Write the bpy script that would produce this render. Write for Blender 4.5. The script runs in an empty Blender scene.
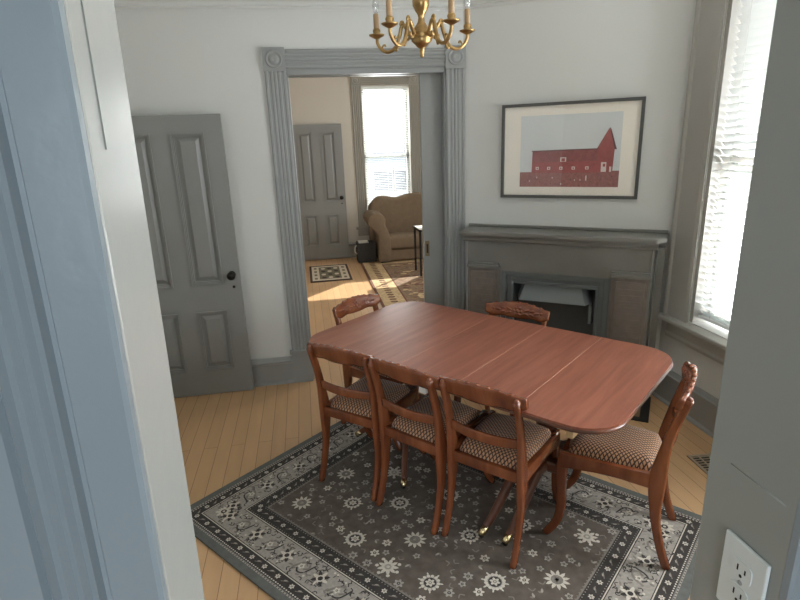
import bpy, bmesh, math, random
from mathutils import Vector, Matrix
C = bpy.context.scene
COL = C.collection
PI = math.pi
random.seed(7)

# ------------------------------------------------------------------ camera
CAM_F, CAM_H = 541.81, 1.78
YAW, PITCH, ROLL = 0.1645, 0.2893, -0.0372
cd = bpy.data.cameras.new('camera')
cam = bpy.data.objects.new('camera', cd)
COL.objects.link(cam)
cd.sensor_width = 36.0
cd.lens = 36.0 * CAM_F / 800.0
cd.clip_start = 0.05
fw = Vector((math.sin(YAW) * math.cos(PITCH), math.cos(YAW) * math.cos(PITCH), -math.sin(PITCH)))
rt = Vector((math.cos(YAW), -math.sin(YAW), 0))
up = rt.cross(fw)
r2 = rt * math.cos(ROLL) + up * math.sin(ROLL)
u2 = up * math.cos(ROLL) - rt * math.sin(ROLL)
M = Matrix.Identity(4)
for i in range(3):
    M[i][0], M[i][1], M[i][2] = r2[i], u2[i], -fw[i]
M.translation = Vector((0, 0, CAM_H))
cam.matrix_world = M
C.camera = cam

# ------------------------------------------------------------------ world, sun, daylight
C.view_settings.view_transform = 'Standard'
C.view_settings.look = 'None'
C.view_settings.exposure = 1.25
C.view_settings.gamma = 1.0
C.cycles.use_denoising = True
C.cycles.max_bounces = 10
C.cycles.diffuse_bounces = 6
C.cycles.sample_clamp_indirect = 6.0
w = bpy.data.worlds.new('world')
C.world = w
w.use_nodes = True
bgn = w.node_tree.nodes['Background']
bgn.inputs[0].default_value = (0.86, 0.93, 1.0, 1)
bgn.inputs[1].default_value = 0.65


def lamp(name, kind, loc, direction, energy, color=(1, 1, 1), size=1, size_y=None):
    ld = bpy.data.lights.new(name, kind)
    ld.energy = energy
    ld.color = color
    if kind == 'AREA':
        ld.shape = 'RECTANGLE'
        ld.size = size
        ld.size_y = size_y or size
    else:
        ld.angle = math.radians(0.6)
    o = bpy.data.objects.new(name, ld)
    COL.objects.link(o)
    o.location = loc
    o.rotation_euler = Vector(direction).to_track_quat('-Z', 'Y').to_euler()
    return o


lamp('sun', 'SUN', (8, 14, 6), (-1.90, -2.12, -1.59), 5.2, (1.0, 0.93, 0.82))
lamp('daylight_dining_window', 'AREA', (3.1, 2.43, 0.95), (-1, 0, -0.05), 70, (1.0, 0.99, 0.985), 1.5, 1.5)
lamp('fill_added_second_window', 'AREA', (3.0, 1.27, 1.75), (-1, 0.05, -0.22), 60, (1.0, 0.99, 0.985), 1.1, 2.0)  # extra room light through the added, unseen second window
lamp('daylight_far_window', 'AREA', (1.3, 9.3, 1.9), (0, -1, -0.2), 50, (1.0, 0.97, 0.94), 1.3, 2.4)
lamp('fill_added_parlor_window', 'AREA', (3.95, 6.3, 1.75), (-1, 0, -0.05), 42, (1.0, 0.97, 0.92), 1.2, 1.4)  # fills the parlor through an added side window out of view
lamp('daylight_added_kitchen_window', 'AREA', (-0.3, -3.3, 1.7), (0, 1, -0.1), 36, (0.80, 0.90, 1.0), 1.6, 1.4)  # bluish daylight on the near casing, through an added unseen window


# ------------------------------------------------------------------ materials
def lin(c):
    c = c / 255.0
    return c / 12.92 if c <= 0.04045 else ((c + 0.055) / 1.055) ** 2.4


def rgb(r, g, b):
    return (lin(r), lin(g), lin(b), 1.0)


def newmat(name):
    m = bpy.data.materials.new(name)
    m.use_nodes = True
    nt = m.node_tree
    return m, nt, nt.nodes['Principled BSDF']


def nd(nt, typ, **kw):
    n = nt.nodes.new(typ)
    for k, v in kw.items():
        setattr(n, k, v)
    return n


def coords(nt, scale=(1, 1, 1), rot=(0, 0, 0), kind='Object'):
    tc = nd(nt, 'ShaderNodeTexCoord')
    mp = nd(nt, 'ShaderNodeMapping')
    mp.inputs['Scale'].default_value = scale
    mp.inputs['Rotation'].default_value = rot
    nt.links.new(tc.outputs[kind], mp.inputs[0])
    return mp.outputs[0]


def noise_bump(nt, b, scale=40, strength=0.1, vec=None, dist=0.002, detail=3):
    n = nd(nt, 'ShaderNodeTexNoise')
    n.inputs['Scale'].default_value = scale
    n.inputs['Detail'].default_value = detail
    if vec is None:
        vec = coords(nt)
    nt.links.new(vec, n.inputs['Vector'])
    bp = nd(nt, 'ShaderNodeBump')
    bp.inputs['Strength'].default_value = strength
    bp.inputs['Distance'].default_value = dist
    nt.links.new(n.outputs[0], bp.inputs['Height'])
    nt.links.new(bp.outputs[0], b.inputs['Normal'])


def plain(name, col, rough=0.5, metal=0.0, bump=0.0, bscale=40, var=0.0, vscale=6, spec=0.5, stretch=(1, 1, 1)):
    m, nt, b = newmat(name)
    b.inputs['Base Color'].default_value = col
    b.inputs['Roughness'].default_value = rough
    b.inputs['Metallic'].default_value = metal
    b.inputs['Specular IOR Level'].default_value = spec
    if var:
        n = nd(nt, 'ShaderNodeTexNoise')
        n.inputs['Scale'].default_value = vscale
        n.inputs['Detail'].default_value = 4
        nt.links.new(coords(nt, stretch), n.inputs['Vector'])
        rp = nd(nt, 'ShaderNodeValToRGB')
        rp.color_ramp.elements[0].position = 0.3
        rp.color_ramp.elements[1].position = 0.7
        rp.color_ramp.elements[0].color = tuple(c * (1 - var) for c in col[:3]) + (1,)
        rp.color_ramp.elements[1].color = tuple(min(1, c * (1 + var)) for c in col[:3]) + (1,)
        nt.links.new(n.outputs[0], rp.inputs[0])
        nt.links.new(rp.outputs[0], b.inputs['Base Color'])
    if bump:
        noise_bump(nt, b, bscale, bump)
    return m


def wood(name, dark, mid, light, scale, rough=0.3, coat=0.0, dscale=3.0):
    """streaky wood: `scale` stretches the noise so that streaks run along the small axis"""
    m, nt, b = newmat(name)
    v = coords(nt, scale)
    n = nd(nt, 'ShaderNodeTexNoise')
    n.inputs['Scale'].default_value = dscale
    n.inputs['Detail'].default_value = 6
    n.inputs['Roughness'].default_value = 0.62
    n.inputs['Distortion'].default_value = 0.4
    nt.links.new(v, n.inputs['Vector'])
    rp = nd(nt, 'ShaderNodeValToRGB')
    e = rp.color_ramp.elements
    e[0].position, e[1].position = 0.28, 0.74
    e[0].color, e[1].color = dark, light
    k = e.new(0.5)
    k.color = mid
    nt.links.new(n.outputs[0], rp.inputs[0])
    nt.links.new(rp.outputs[0], b.inputs['Base Color'])
    b.inputs['Roughness'].default_value = rough
    b.inputs['Coat Weight'].default_value = coat
    b.inputs['Coat Roughness'].default_value = 0.18
    return m


def floor_mat():
    m, nt, b = newmat('painted_floor_boards')
    v = coords(nt, (1, 1, 1), (0, 0, PI / 2))
    br = nd(nt, 'ShaderNodeTexBrick')
    br.inputs['Color1'].default_value = rgb(206, 168, 126)
    br.inputs['Color2'].default_value = rgb(198, 160, 119)
    br.inputs['Mortar'].default_value = rgb(128, 97, 68)
    br.inputs['Scale'].default_value = 1.0
    br.inputs['Mortar Size'].default_value = 0.0016
    br.inputs['Mortar Smooth'].default_value = 0.3
    br.inputs['Brick Width'].default_value = 3.1
    br.inputs['Row Height'].default_value = 0.082
    nt.links.new(v, br.inputs['Vector'])
    n = nd(nt, 'ShaderNodeTexNoise')
    n.inputs['Scale'].default_value = 5
    n.inputs['Detail'].default_value = 5
    nt.links.new(coords(nt, (3, .5, 1)), n.inputs['Vector'])
    mx = nd(nt, 'ShaderNodeMix', data_type='RGBA', blend_type='MULTIPLY')
    mx.inputs['Factor'].default_value = 0.35
    nt.links.new(br.outputs[0], mx.inputs['A'])
    nt.links.new(n.outputs['Color'], mx.inputs['B'])
    mg = nd(nt, 'ShaderNodeHueSaturation')
    mg.inputs['Value'].default_value = 1.15
    bw = nd(nt, 'ShaderNodeRGBToBW')
    nt.links.new(n.outputs['Color'], bw.inputs[0])
    nt.links.new(bw.outputs[0], mx.inputs['B'])
    nt.links.new(mx.outputs['Result'], mg.inputs['Color'])
    nt.links.new(mg.outputs[0], b.inputs['Base Color'])
    b.inputs['Roughness'].default_value = 0.38
    bp = nd(nt, 'ShaderNodeBump')
    bp.inputs['Strength'].default_value = 0.25
    bp.inputs['Distance'].default_value = 0.002
    nt.links.new(br.outputs['Fac'], bp.inputs['Height'])
    bp.invert = True
    nt.links.new(bp.outputs[0], b.inputs['Normal'])
    return m


def seat_fabric():
    m, nt, b = newmat('diamond_weave_fabric')
    v = coords(nt, (1, 1, 1), (0, 0, PI / 4))
    # beige diamonds in a dark brown lattice
    sx = nd(nt, 'ShaderNodeSeparateXYZ')
    nt.links.new(v, sx.inputs[0])

    def tri(out, freq, ph):
        a = nd(nt, 'ShaderNodeMath', operation='MULTIPLY_ADD')
        a.inputs[1].default_value = freq
        a.inputs[2].default_value = ph
        nt.links.new(out, a.inputs[0])
        f = nd(nt, 'ShaderNodeMath', operation='PINGPONG')
        f.inputs[1].default_value = 0.5
        nt.links.new(a.outputs[0], f.inputs[0])
        g = nd(nt, 'ShaderNodeMath', operation='LESS_THAN')
        g.inputs[1].default_value = 0.34
        nt.links.new(f.outputs[0], g.inputs[0])
        return g.outputs[0]
    g1 = tri(sx.outputs[0], 78, 20.0)
    g2 = tri(sx.outputs[1], 78, 20.0)
    mm = nd(nt, 'ShaderNodeMath', operation='MULTIPLY')
    nt.links.new(g1, mm.inputs[0])
    nt.links.new(g2, mm.inputs[1])
    mx = nd(nt, 'ShaderNodeMix', data_type='RGBA')
    mx.inputs['A'].default_value = rgb(66, 42, 33)
    mx.inputs['B'].default_value = rgb(190, 146, 110)
    nt.links.new(mm.outputs[0], mx.inputs['Factor'])
    nt.links.new(mx.outputs['Result'], b.inputs['Base Color'])
    b.inputs['Roughness'].default_value = 0.75
    b.inputs['Sheen Weight'].default_value = 0.2
    return m


def glass_mat(name, tint=(1, 1, 1, 1), gloss=0.08):
    m = bpy.data.materials.new(name)
    m.use_nodes = True
    nt = m.node_tree
    nt.nodes.clear()
    out = nd(nt, 'ShaderNodeOutputMaterial')
    t = nd(nt, 'ShaderNodeBsdfTransparent')
    t.inputs[0].default_value = tint
    g = nd(nt, 'ShaderNodeBsdfGlossy')
    g.inputs['Roughness'].default_value = 0.02
    mx = nd(nt, 'ShaderNodeMixShader')
    mx.inputs[0].default_value = gloss
    nt.links.new(t.outputs[0], mx.inputs[1])
    nt.links.new(g.outputs[0], mx.inputs[2])
    nt.links.new(mx.outputs[0], out.inputs[0])
    return m


def slat_mat():
    m, nt, b = newmat('white_blind_slat')
    b.inputs['Base Color'].default_value = rgb(238, 240, 238)
    b.inputs['Roughness'].default_value = 0.45
    t = nd(nt, 'ShaderNodeBsdfTranslucent')
    t.inputs[0].default_value = rgb(235, 240, 240)
    mx = nd(nt, 'ShaderNodeMixShader')
    mx.inputs[0].default_value = 0.14
    nt.links.new(b.outputs[0], mx.inputs[1])
    nt.links.new(t.outputs[0], mx.inputs[2])
    nt.links.new(mx.outputs[0], nt.nodes['Material Output'].inputs[0])
    return m


MT = dict(
    wall=plain('pale_grey_wall_paint', rgb(207, 208, 205), 0.6, bump=0.06, bscale=90),
    parlor_wall=plain('warm_white_wall_paint', rgb(206, 200, 190), 0.6),
    ceiling=plain('white_ceiling_paint', rgb(236, 236, 232), 0.7),
    trim=plain('grey_trim_paint', rgb(146, 148, 146), 0.34, bump=0.03, bscale=60),
    win_trim=plain('pale_warm_grey_window_trim', rgb(168, 166, 160), 0.34, bump=0.08, bscale=60),  # paler than the grey trim, used on the window parts
    parlor_trim=plain('taupe_trim_paint', rgb(150, 147, 139), 0.38),
    door=plain('grey_door_paint', rgb(138, 139, 137), 0.36, bump=0.08, bscale=70),
    casing=plain('blue_grey_gloss_paint', rgb(139, 150, 156), 0.28, bump=0.22, bscale=45),
    jamb=plain('pale_grey_gloss_paint', rgb(167, 169, 165), 0.24, bump=0.30, bscale=22),
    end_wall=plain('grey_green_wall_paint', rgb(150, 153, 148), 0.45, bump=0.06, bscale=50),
    floor=floor_mat(),
    fabric=seat_fabric(),
    chair=wood('red_mahogany', rgb(94, 48, 27), rgb(122, 66, 38), rgb(150, 88, 53), (3, 3, .6), 0.26, 0.35),
    tabletop=wood('table_mahogany', rgb(122, 68, 50), rgb(142, 84, 64), rgb(160, 100, 78), (10, .9, 1), 0.40, 0.12, 2.4),
    table_edge=wood('dark_mahogany', rgb(70, 40, 28), rgb(96, 56, 38), rgb(124, 76, 54), (3, 3, 1), 0.28, 0.3),
    worn_lit=plain('worn_lit_wood_edge', rgb(178, 128, 104), 0.4),  # seam edges: wear plus the light they catch, put into the colour
    pale_wood=plain('pale_slide_wood', rgb(196, 168, 126), 0.55),
    brass=plain('aged_brass', rgb(168, 138, 92), 0.32, 1.0, bump=0.15, bscale=120, var=0.35, vscale=30),
    bright_brass=plain('bright_brass_cap', rgb(226, 206, 160), 0.2, 1.0),
    candle=plain('tan_candle_sleeve', rgb(170, 140, 104), 0.6),
    bulb=glass_mat('clear_bulb_glass', (0.95, 0.96, 0.97, 1), 0.25),
    dark_metal=plain('dark_bronze_metal', rgb(48, 44, 40), 0.35, 0.8),
    bronze=plain('brown_brass', rgb(122, 104, 80), 0.45, 0.6),
    black=plain('black_iron', rgb(36, 36, 36), 0.5),
    slot=plain('dark_void', rgb(22, 21, 20), 0.8),
    mantel=plain('dark_taupe_mantel_paint', rgb(118, 117, 112), 0.34, bump=0.06, bscale=40, var=0.08, vscale=5),
    mantel_panel=plain('brown_mantel_panel', rgb(116, 107, 100), 0.36, bump=0.1, bscale=60, var=0.12, vscale=20),
    insert=plain('grey_cast_iron', rgb(112, 118, 120), 0.34, 0.35, bump=0.08, bscale=80),
    hood=plain('worn_steel_hood', rgb(126, 131, 133), 0.45, 0.2),
    firebox=plain('soot_black', rgb(74, 75, 74), 0.8),
    tile=plain('hearth_tile', rgb(150, 124, 96), 0.4),
    frame=plain('charcoal_frame', rgb(84, 84, 82), 0.35),
    mat=plain('cream_mat_board', rgb(246, 240, 228), 0.8),
    p_sky=None,
    p_red=plain('print_barn_red', rgb(162, 84, 82), 0.7, var=0.12, vscale=30),
    p_roof=plain('print_barn_roof', rgb(146, 84, 84), 0.7, var=0.15, vscale=40),
    p_field=plain('print_dry_field', rgb(152, 98, 94), 0.7, var=0.2, vscale=60),
    p_white=plain('print_white', rgb(226, 214, 208), 0.7),
    p_dark=plain('print_dark_edge', rgb(108, 78, 80), 0.7),
    pic_glass=glass_mat('picture_glass', (0.99, 0.99, 0.99, 1), 0.05),
    win_glass=glass_mat('window_glass', (0.97, 0.99, 1, 1), 0.05),
    slat=slat_mat(),
    cord=plain('white_cord', rgb(215, 215, 212), 0.7),
    plastic=plain('white_plastic', rgb(216, 222, 220), 0.3),
    steel=plain('steel_screw', rgb(180, 182, 182), 0.3, 1.0),
    grille=plain('pale_metal_grille', rgb(176, 160, 140), 0.4, 0.3),
    r_base=plain('rug_charcoal_field', rgb(94, 85, 77), 0.95, bump=0.5, bscale=500, var=0.22, vscale=26),
    r_edge=plain('rug_grey_green_edge', rgb(98, 100, 97), 0.95, bump=0.5, bscale=500, var=0.12, vscale=40),
    r_dark=plain('rug_dark_yarn', rgb(58, 54, 51), 0.95, bump=0.5, bscale=500, var=0.2, vscale=60),
    r_grey=plain('rug_pale_grey_yarn', rgb(158, 152, 144), 0.95, bump=0.5, bscale=500, var=0.15, vscale=70),
    r_mid=plain('rug_mid_grey_yarn', rgb(128, 121, 114), 0.95, bump=0.5, bscale=500, var=0.2, vscale=70),
    r_ivory=plain('rug_ivory_yarn', rgb(202, 195, 183), 0.95, bump=0.5, bscale=500, var=0.12, vscale=90),
    b_field=plain('parlor_rug_brown', rgb(124, 100, 78), 0.95, var=0.4, vscale=30),
    b_border=plain('parlor_rug_beige', rgb(186, 160, 122), 0.95, var=0.25, vscale=30),
    b_red=plain('parlor_rug_red_brown', rgb(104, 66, 50), 0.95, var=0.2, vscale=30),
    m_dark=plain('mat_dark_brown', rgb(66, 48, 42), 0.95),
    m_cream=plain('mat_cream', rgb(206, 192, 172), 0.95),
    m_olive=plain('mat_olive', rgb(112, 104, 84), 0.95, var=0.3, vscale=50),
    sofa=plain('taupe_upholstery', rgb(122, 104, 84), 0.9, bump=0.3, bscale=300, var=0.08, vscale=20),
    basket=plain('dark_wicker', rgb(58, 56, 54), 0.7, bump=0.6, bscale=140, var=0.3, vscale=60),
    paper=plain('white_paper', rgb(225, 222, 215), 0.8),
    snow=plain('snow', rgb(238, 242, 248), 0.7, bump=0.2, bscale=3),
    siding=plain('pale_siding', rgb(190, 198, 206), 0.7),
    roofing=plain('grey_lavender_roof', rgb(150, 150, 164), 0.8),
    far_pane=plain('house_window_pane', rgb(96, 102, 116), 0.15),
)


def print_sky():
    m, nt, b = newmat('print_overcast_sky')
    n = nd(nt, 'ShaderNodeTexNoise')
    n.inputs['Scale'].default_value = 3
    nt.links.new(coords(nt), n.inputs['Vector'])
    rp = nd(nt, 'ShaderNodeValToRGB')
    rp.color_ramp.elements[0].color = rgb(206, 211, 213)
    rp.color_ramp.elements[1].color = rgb(226, 229, 227)
    nt.links.new(n.outputs[0], rp.inputs[0])
    nt.links.new(rp.outputs[0], b.inputs['Base Color'])
    b.inputs['Roughness'].default_value = 0.7
    return m


MT['p_sky'] = print_sky()


# ------------------------------------------------------------------ mesh helpers
def box(bm, x0, x1, y0, y1, z0, z1, mi=0):
    vs = [bm.verts.new(p) for p in ((x0, y0, z0), (x1, y0, z0), (x1, y1, z0), (x0, y1, z0),
                                    (x0, y0, z1), (x1, y0, z1), (x1, y1, z1), (x0, y1, z1))]
    fs = []
    for q in ((3, 2, 1, 0), (4, 5, 6, 7), (0, 1, 5, 4), (1, 2, 6, 5), (2, 3, 7, 6), (3, 0, 4, 7)):
        f = bm.faces.new([vs[i] for i in q])
        f.material_index = mi
        fs.append(f)
    return vs


def bevel_all(bm, w, seg=2, ang=35):
    bm.normal_update()
    es = [e for e in bm.edges if e.is_manifold and math.degrees(e.calc_face_angle(0)) > ang]
    bmesh.ops.bevel(bm, geom=es, offset=w, segments=seg, profile=0.5, affect='EDGES', clamp_overlap=True)


def prism(bm, pts, a0, a1, axis='z', mi=0):
    """extrude the closed 2-D outline pts along an axis; axis z: (x,y), y: (x,z), x: (y,z)"""
    def P(p, t):
        if axis == 'z':
            return (p[0], p[1], t)
        if axis == 'y':
            return (p[0], t, p[1])
        return (t, p[0], p[1])
    va = [bm.verts.new(P(p, a0)) for p in pts]
    vb = [bm.verts.new(P(p, a1)) for p in pts]
    n = len(pts)
    fs = [bm.faces.new(va), bm.faces.new(list(reversed(vb)))]
    for i in range(n):
        fs.append(bm.faces.new((va[i], vb[i], vb[(i + 1) % n], va[(i + 1) % n])))
    for f in fs:
        f.material_index = mi
    bmesh.ops.recalc_face_normals(bm, faces=fs)
    return va + vb


def lathe(bm, prof, cx=0, cy=0, seg=20, axis='z', origin=(0, 0, 0), mi=0):
    """prof: list of (radius, height)"""
    rings = []
    for r, h in prof:
        ring = []
        for k in range(seg):
            a = 2 * PI * k / seg
            x, y = max(r, 1e-4) * math.cos(a), max(r, 1e-4) * math.sin(a)
            if axis == 'z':
                p = (cx + x, cy + y, h)
            elif axis == 'y':
                p = (origin[0] + x, origin[1] + h, origin[2] + y)
            else:
                p = (origin[0] + h, origin[1] + x, origin[2] + y)
            ring.append(bm.verts.new(p))
        rings.append(ring)
    fs = [bm.faces.new(list(reversed(rings[0]))), bm.faces.new(rings[-1])]
    for a, b in zip(rings, rings[1:]):
        for k in range(seg):
            fs.append(bm.faces.new((a[k], a[(k + 1) % seg], b[(k + 1) % seg], b[k])))
    for f in fs:
        f.smooth = True
        f.material_index = mi
    bmesh.ops.recalc_face_normals(bm, faces=fs)


def catmull(pts, n=6):
    out = []
    P = [Vector(p) for p in pts]
    P = [P[0] * 2 - P[1]] + P + [P[-1] * 2 - P[-2]]
    for i in range(1, len(P) - 2):
        for k in range(n):
            t = k / n
            a, b, c, d = P[i - 1], P[i], P[i + 1], P[i + 2]
            out.append(0.5 * ((2 * b) + (c - a) * t + (2 * a - 5 * b + 4 * c - d) * t * t + (3 * b - a - 3 * c + d) * t ** 3))
    out.append(P[-2])
    return out


def tube(bm, pts, rad, seg=10, mi=0):
    """round tube along pts; rad is a number or one per point"""
    P = [Vector(p) for p in pts]
    n = len(P)
    R = rad if isinstance(rad, (list, tuple)) else [rad] * n
    rings = []
    ref = None
    for i in range(n):
        t = (P[min(i + 1, n - 1)] - P[max(i - 1, 0)]).normalized()
        if ref is None:
            ref = Vector((0, 0, 1)) if abs(t.z) < 0.9 else Vector((1, 0, 0))
        s = t.cross(ref).normalized()
        ref = s.cross(t).normalized()
        rings.append([bm.verts.new(P[i] + (s * math.cos(2 * PI * k / seg) + ref * math.sin(2 * PI * k / seg)) * R[i]) for k in range(seg)])
    fs = [bm.faces.new(list(reversed(rings[0]))), bm.faces.new(rings[-1])]
    for a, b in zip(rings, rings[1:]):
        for k in range(seg):
            fs.append(bm.faces.new((a[k], a[(k + 1) % seg], b[(k + 1) % seg], b[k])))
    for f in fs:
        f.smooth = True
        f.material_index = mi
    bmesh.ops.recalc_face_normals(bm, faces=fs)


def bar(bm, path, widths, depths, side=Vector((1, 0, 0)), chamfer=0.28):
    """rounded-rectangle section swept along path; widths along `side`, depths across it"""
    P = [Vector(p) for p in path]
    n = len(P)
    rings = []
    for i in range(n):
        t = (P[min(i + 1, n - 1)] - P[max(i - 1, 0)]).normalized()
        s = (side - t * side.dot(t)).normalized()
        d = t.cross(s).normalized()
        a, b = widths[i] / 2, depths[i] / 2
        c = min(a, b) * chamfer * 2
        q = [(a, b - c), (a - c * .3, b - c * .3), (a - c, b), (-a + c, b), (-a + c * .3, b - c * .3), (-a, b - c),
             (-a, -b + c), (-a + c * .3, -b + c * .3), (-a + c, -b), (a - c, -b), (a - c * .3, -b + c * .3), (a, -b + c)]
        rings.append([bm.verts.new(P[i] + s * x + d * y) for x, y in q])
    k = len(rings[0])
    fs = [bm.faces.new(list(reversed(rings[0]))), bm.faces.new(rings[-1])]
    for a, b in zip(rings, rings[1:]):
        for j in range(k):
            fs.append(bm.faces.new((a[j], a[(j + 1) % k], b[(j + 1) % k], b[j])))
    for f in fs:
        f.smooth = True
    bmesh.ops.recalc_face_normals(bm, faces=fs)


def ellipsoid(bm, c, r, rotz=0.0, roty=0.0, seg=10, rings=6, mi=0):
    m = Matrix.Translation(c) @ Matrix.Rotation(rotz, 4, 'Z') @ Matrix.Rotation(roty, 4, 'Y') @ Matrix.Diagonal((r[0], r[1], r[2], 1))
    d = bmesh.ops.create_uvsphere(bm, u_segments=seg, v_segments=rings, radius=1, matrix=m)
    for v in d['verts']:
        for f in v.link_faces:
            f.smooth = True
            f.material_index = mi


def obj(name, bm, mats, parent=None, smooth_ang=None):
    me = bpy.data.meshes.new(name)
    bm.normal_update()
    bm.to_mesh(me)
    bm.free()
    if not isinstance(mats, (list, tuple)):
        mats = [mats]
    for m in mats:
        me.materials.append(m)
    if smooth_ang:
        for p in me.polygons:
            p.use_smooth = True
        me.set_sharp_from_angle(angle=math.radians(smooth_ang))
    o = bpy.data.objects.new(name, me)
    COL.objects.link(o)
    if parent:
        o.parent = parent
    return o


def thing(name, label, cat, loc=(0, 0, 0), rotz=0.0, group=None):
    o = bpy.data.objects.new(name, None)
    o.empty_display_size = 0.1
    COL.objects.link(o)
    o.location = loc
    o.rotation_euler = (0, 0, rotz)
    o['label'] = label
    o['category'] = cat
    if group:
        o['group'] = group
    return o


def tag(o, label, cat, group=None):
    o['label'] = label
    o['category'] = cat
    if group:
        o['group'] = group
    return o


def struct(o, label=None, cat=None):
    o['kind'] = 'structure'
    if label:
        o['label'] = label
        o['category'] = cat
    return o


def sempty(name, loc, rotz, label, cat):
    return struct(thing(name, label, cat, loc, rotz))


def B():
    return bmesh.new()


# ------------------------------------------------------------------ room constants
D = 3.962          # room face of the back wall
R = 2.311          # room face of the right (window) wall
XL = -1.36         # room face of the left wall
YF, YN = 0.594, 0.455   # room face / kitchen face of the front wall
OX0, OX1, OZ = -0.0556, 1.0364, 2.225    # doorway to the parlor
FY = 8.5           # far wall of the parlor
FX0, FX1 = -1.1, 3.3
CZ = 2.95
TH = -0.63383
DX, DY = 1.1693, 3.9618   # where the angled chimney wall leaves the back wall
JL, JR = -0.1625, 0.54

# ------------------------------------------------------------------ shell
bm = B(); box(bm, -3.2, FX1, -3.0, FY + .1, -.05, 0)
struct(obj('floor', bm, MT['floor']), 'tan painted narrow board floor running through both rooms', 'floor')
bm = B(); box(bm, -1.6, FX1 + .2, YN, FY + .2, CZ, CZ + .1)
struct(obj('ceiling', bm, MT['ceiling']), 'white ceiling', 'ceiling')
bm = B(); box(bm, -3.2, R + .2, -3.0, YN, CZ, CZ + .1)
struct(obj('ceiling_kitchen', bm, MT['ceiling']), 'white ceiling on the near side of the doorway', 'ceiling')

bm = B()
box(bm, XL - .15, OX0, D, D + .17, 0, CZ)
box(bm, OX0, OX1, D, D + .17, OZ, CZ)
box(bm, OX1, FX1, D, D + .055, 0, CZ)
box(bm, OX1, FX1, D + .115, D + .17, 0, CZ)
struct(obj('wall_back', bm, [MT['wall']]), 'pale grey back wall with the wide doorway', 'wall')
bm = B(); box(bm, XL - .15, XL, YF, D, 0, CZ)
struct(obj('wall_left', bm, MT['wall']), 'pale grey left wall of the dining room', 'wall')
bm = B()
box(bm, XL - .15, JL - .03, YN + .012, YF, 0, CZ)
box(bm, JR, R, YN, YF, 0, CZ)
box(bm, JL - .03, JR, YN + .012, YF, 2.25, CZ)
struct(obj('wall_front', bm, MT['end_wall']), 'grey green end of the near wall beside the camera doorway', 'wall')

# right wall with the window hole
WY0, WY1, WZ0, WZ1 = 2.0, 2.872, 0.615, 2.78
HY0, HY1 = 0.84, 1.66      # added unseen second window, put in to give the room more daylight
bm = B()
box(bm, R, R + .2, -3.0, HY0, 0, CZ)
box(bm, R, R + .2, HY1, WY0, 0, CZ)
box(bm, R, R + .2, HY0, HY1, 0, WZ0)
box(bm, R, R + .2, HY0, HY1, WZ1, CZ)
box(bm, R, R + .2, WY1, D, 0, CZ)
box(bm, R, R + .2, WY0, WY1, 0, WZ0)
box(bm, R, R + .2, WY0, WY1, WZ1, CZ)
struct(obj('wall_right', bm, MT['wall']), 'pale grey right wall with the window', 'wall')
bm = B()
box(bm, -3.2, -1.0, -2.75, -2.6, 0, CZ); box(bm, .6, R, -2.75, -2.6, 0, CZ)
box(bm, -1.0, .6, -2.75, -2.6, 0, .9); box(bm, -1.0, .6, -2.75, -2.6, 2.2, CZ)  # added window opening out of view, sized for the light on the casing
struct(obj('wall_kitchen_back', bm, MT['wall']), 'pale wall behind the camera with an added unseen window', 'wall')
bm = B(); box(bm, -3.2, -3.05, -2.6, YN, 0, CZ)
struct(obj('wall_kitchen_left', bm, MT['wall']), 'pale side wall behind the camera', 'wall')
bm = B(); box(bm, -3.05, XL - .15, YN + .012, YF, 0, CZ)
struct(obj('wall_kitchen_front', bm, MT['wall']), 'pale wall beside the camera doorway', 'wall')
# angled chimney wall
LW = 1.4165
bm = B(); box(bm, 0, LW, 0, .1, 0, CZ)
o = struct(obj('wall_fireplace', bm, MT['wall']), 'pale grey angled wall above the fireplace', 'wall')
o.location = (DX, DY, 0); o.rotation_euler = (0, 0, TH)

# parlor walls
GX0, GX1, GZ0, GZ1 = 1.875, 3.08, 1.20, 2.6
PWX0, PWX1, PWZ0, PWZ1 = 0.945, 1.66, 0.52, 2.54
bm = B()
box(bm, FX0 - .15, PWX0, FY, FY + .2, 0, CZ)
box(bm, PWX1, GX0, FY, FY + .2, 0, CZ)
box(bm, GX1, FX1 + .15, FY, FY + .2, 0, CZ)
box(bm, GX0, GX1, FY, FY + .2, 0, GZ0)
box(bm, GX0, GX1, FY, FY + .2, GZ1, CZ)
box(bm, PWX0, PWX1, FY, FY + .2, 0, PWZ0)
box(bm, PWX0, PWX1, FY, FY + .2, PWZ1, CZ)
struct(obj('wall_parlor_back', bm, MT['parlor_wall']), 'warm white far wall of the next room', 'wall')
bm = B(); box(bm, FX0 - .15, FX0, D + .17, FY, 0, CZ)
struct(obj('wall_parlor_left', bm, MT['parlor_wall']), 'warm white left wall of the next room', 'wall')
SY0, SY1, SZ0, SZ1 = 5.8, 6.8, 0.9, 2.5
bm = B()
box(bm, FX1, FX1 + .15, D, SY0, 0, CZ)
box(bm, FX1, FX1 + .15, SY1, FY, 0, CZ)
box(bm, FX1, FX1 + .15, SY0, SY1, 0, SZ0)
box(bm, FX1, FX1 + .15, SY0, SY1, SZ1, CZ)
struct(obj('wall_parlor_right', bm, MT['parlor_wall']), 'warm white right wall of the next room', 'wall')


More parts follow.
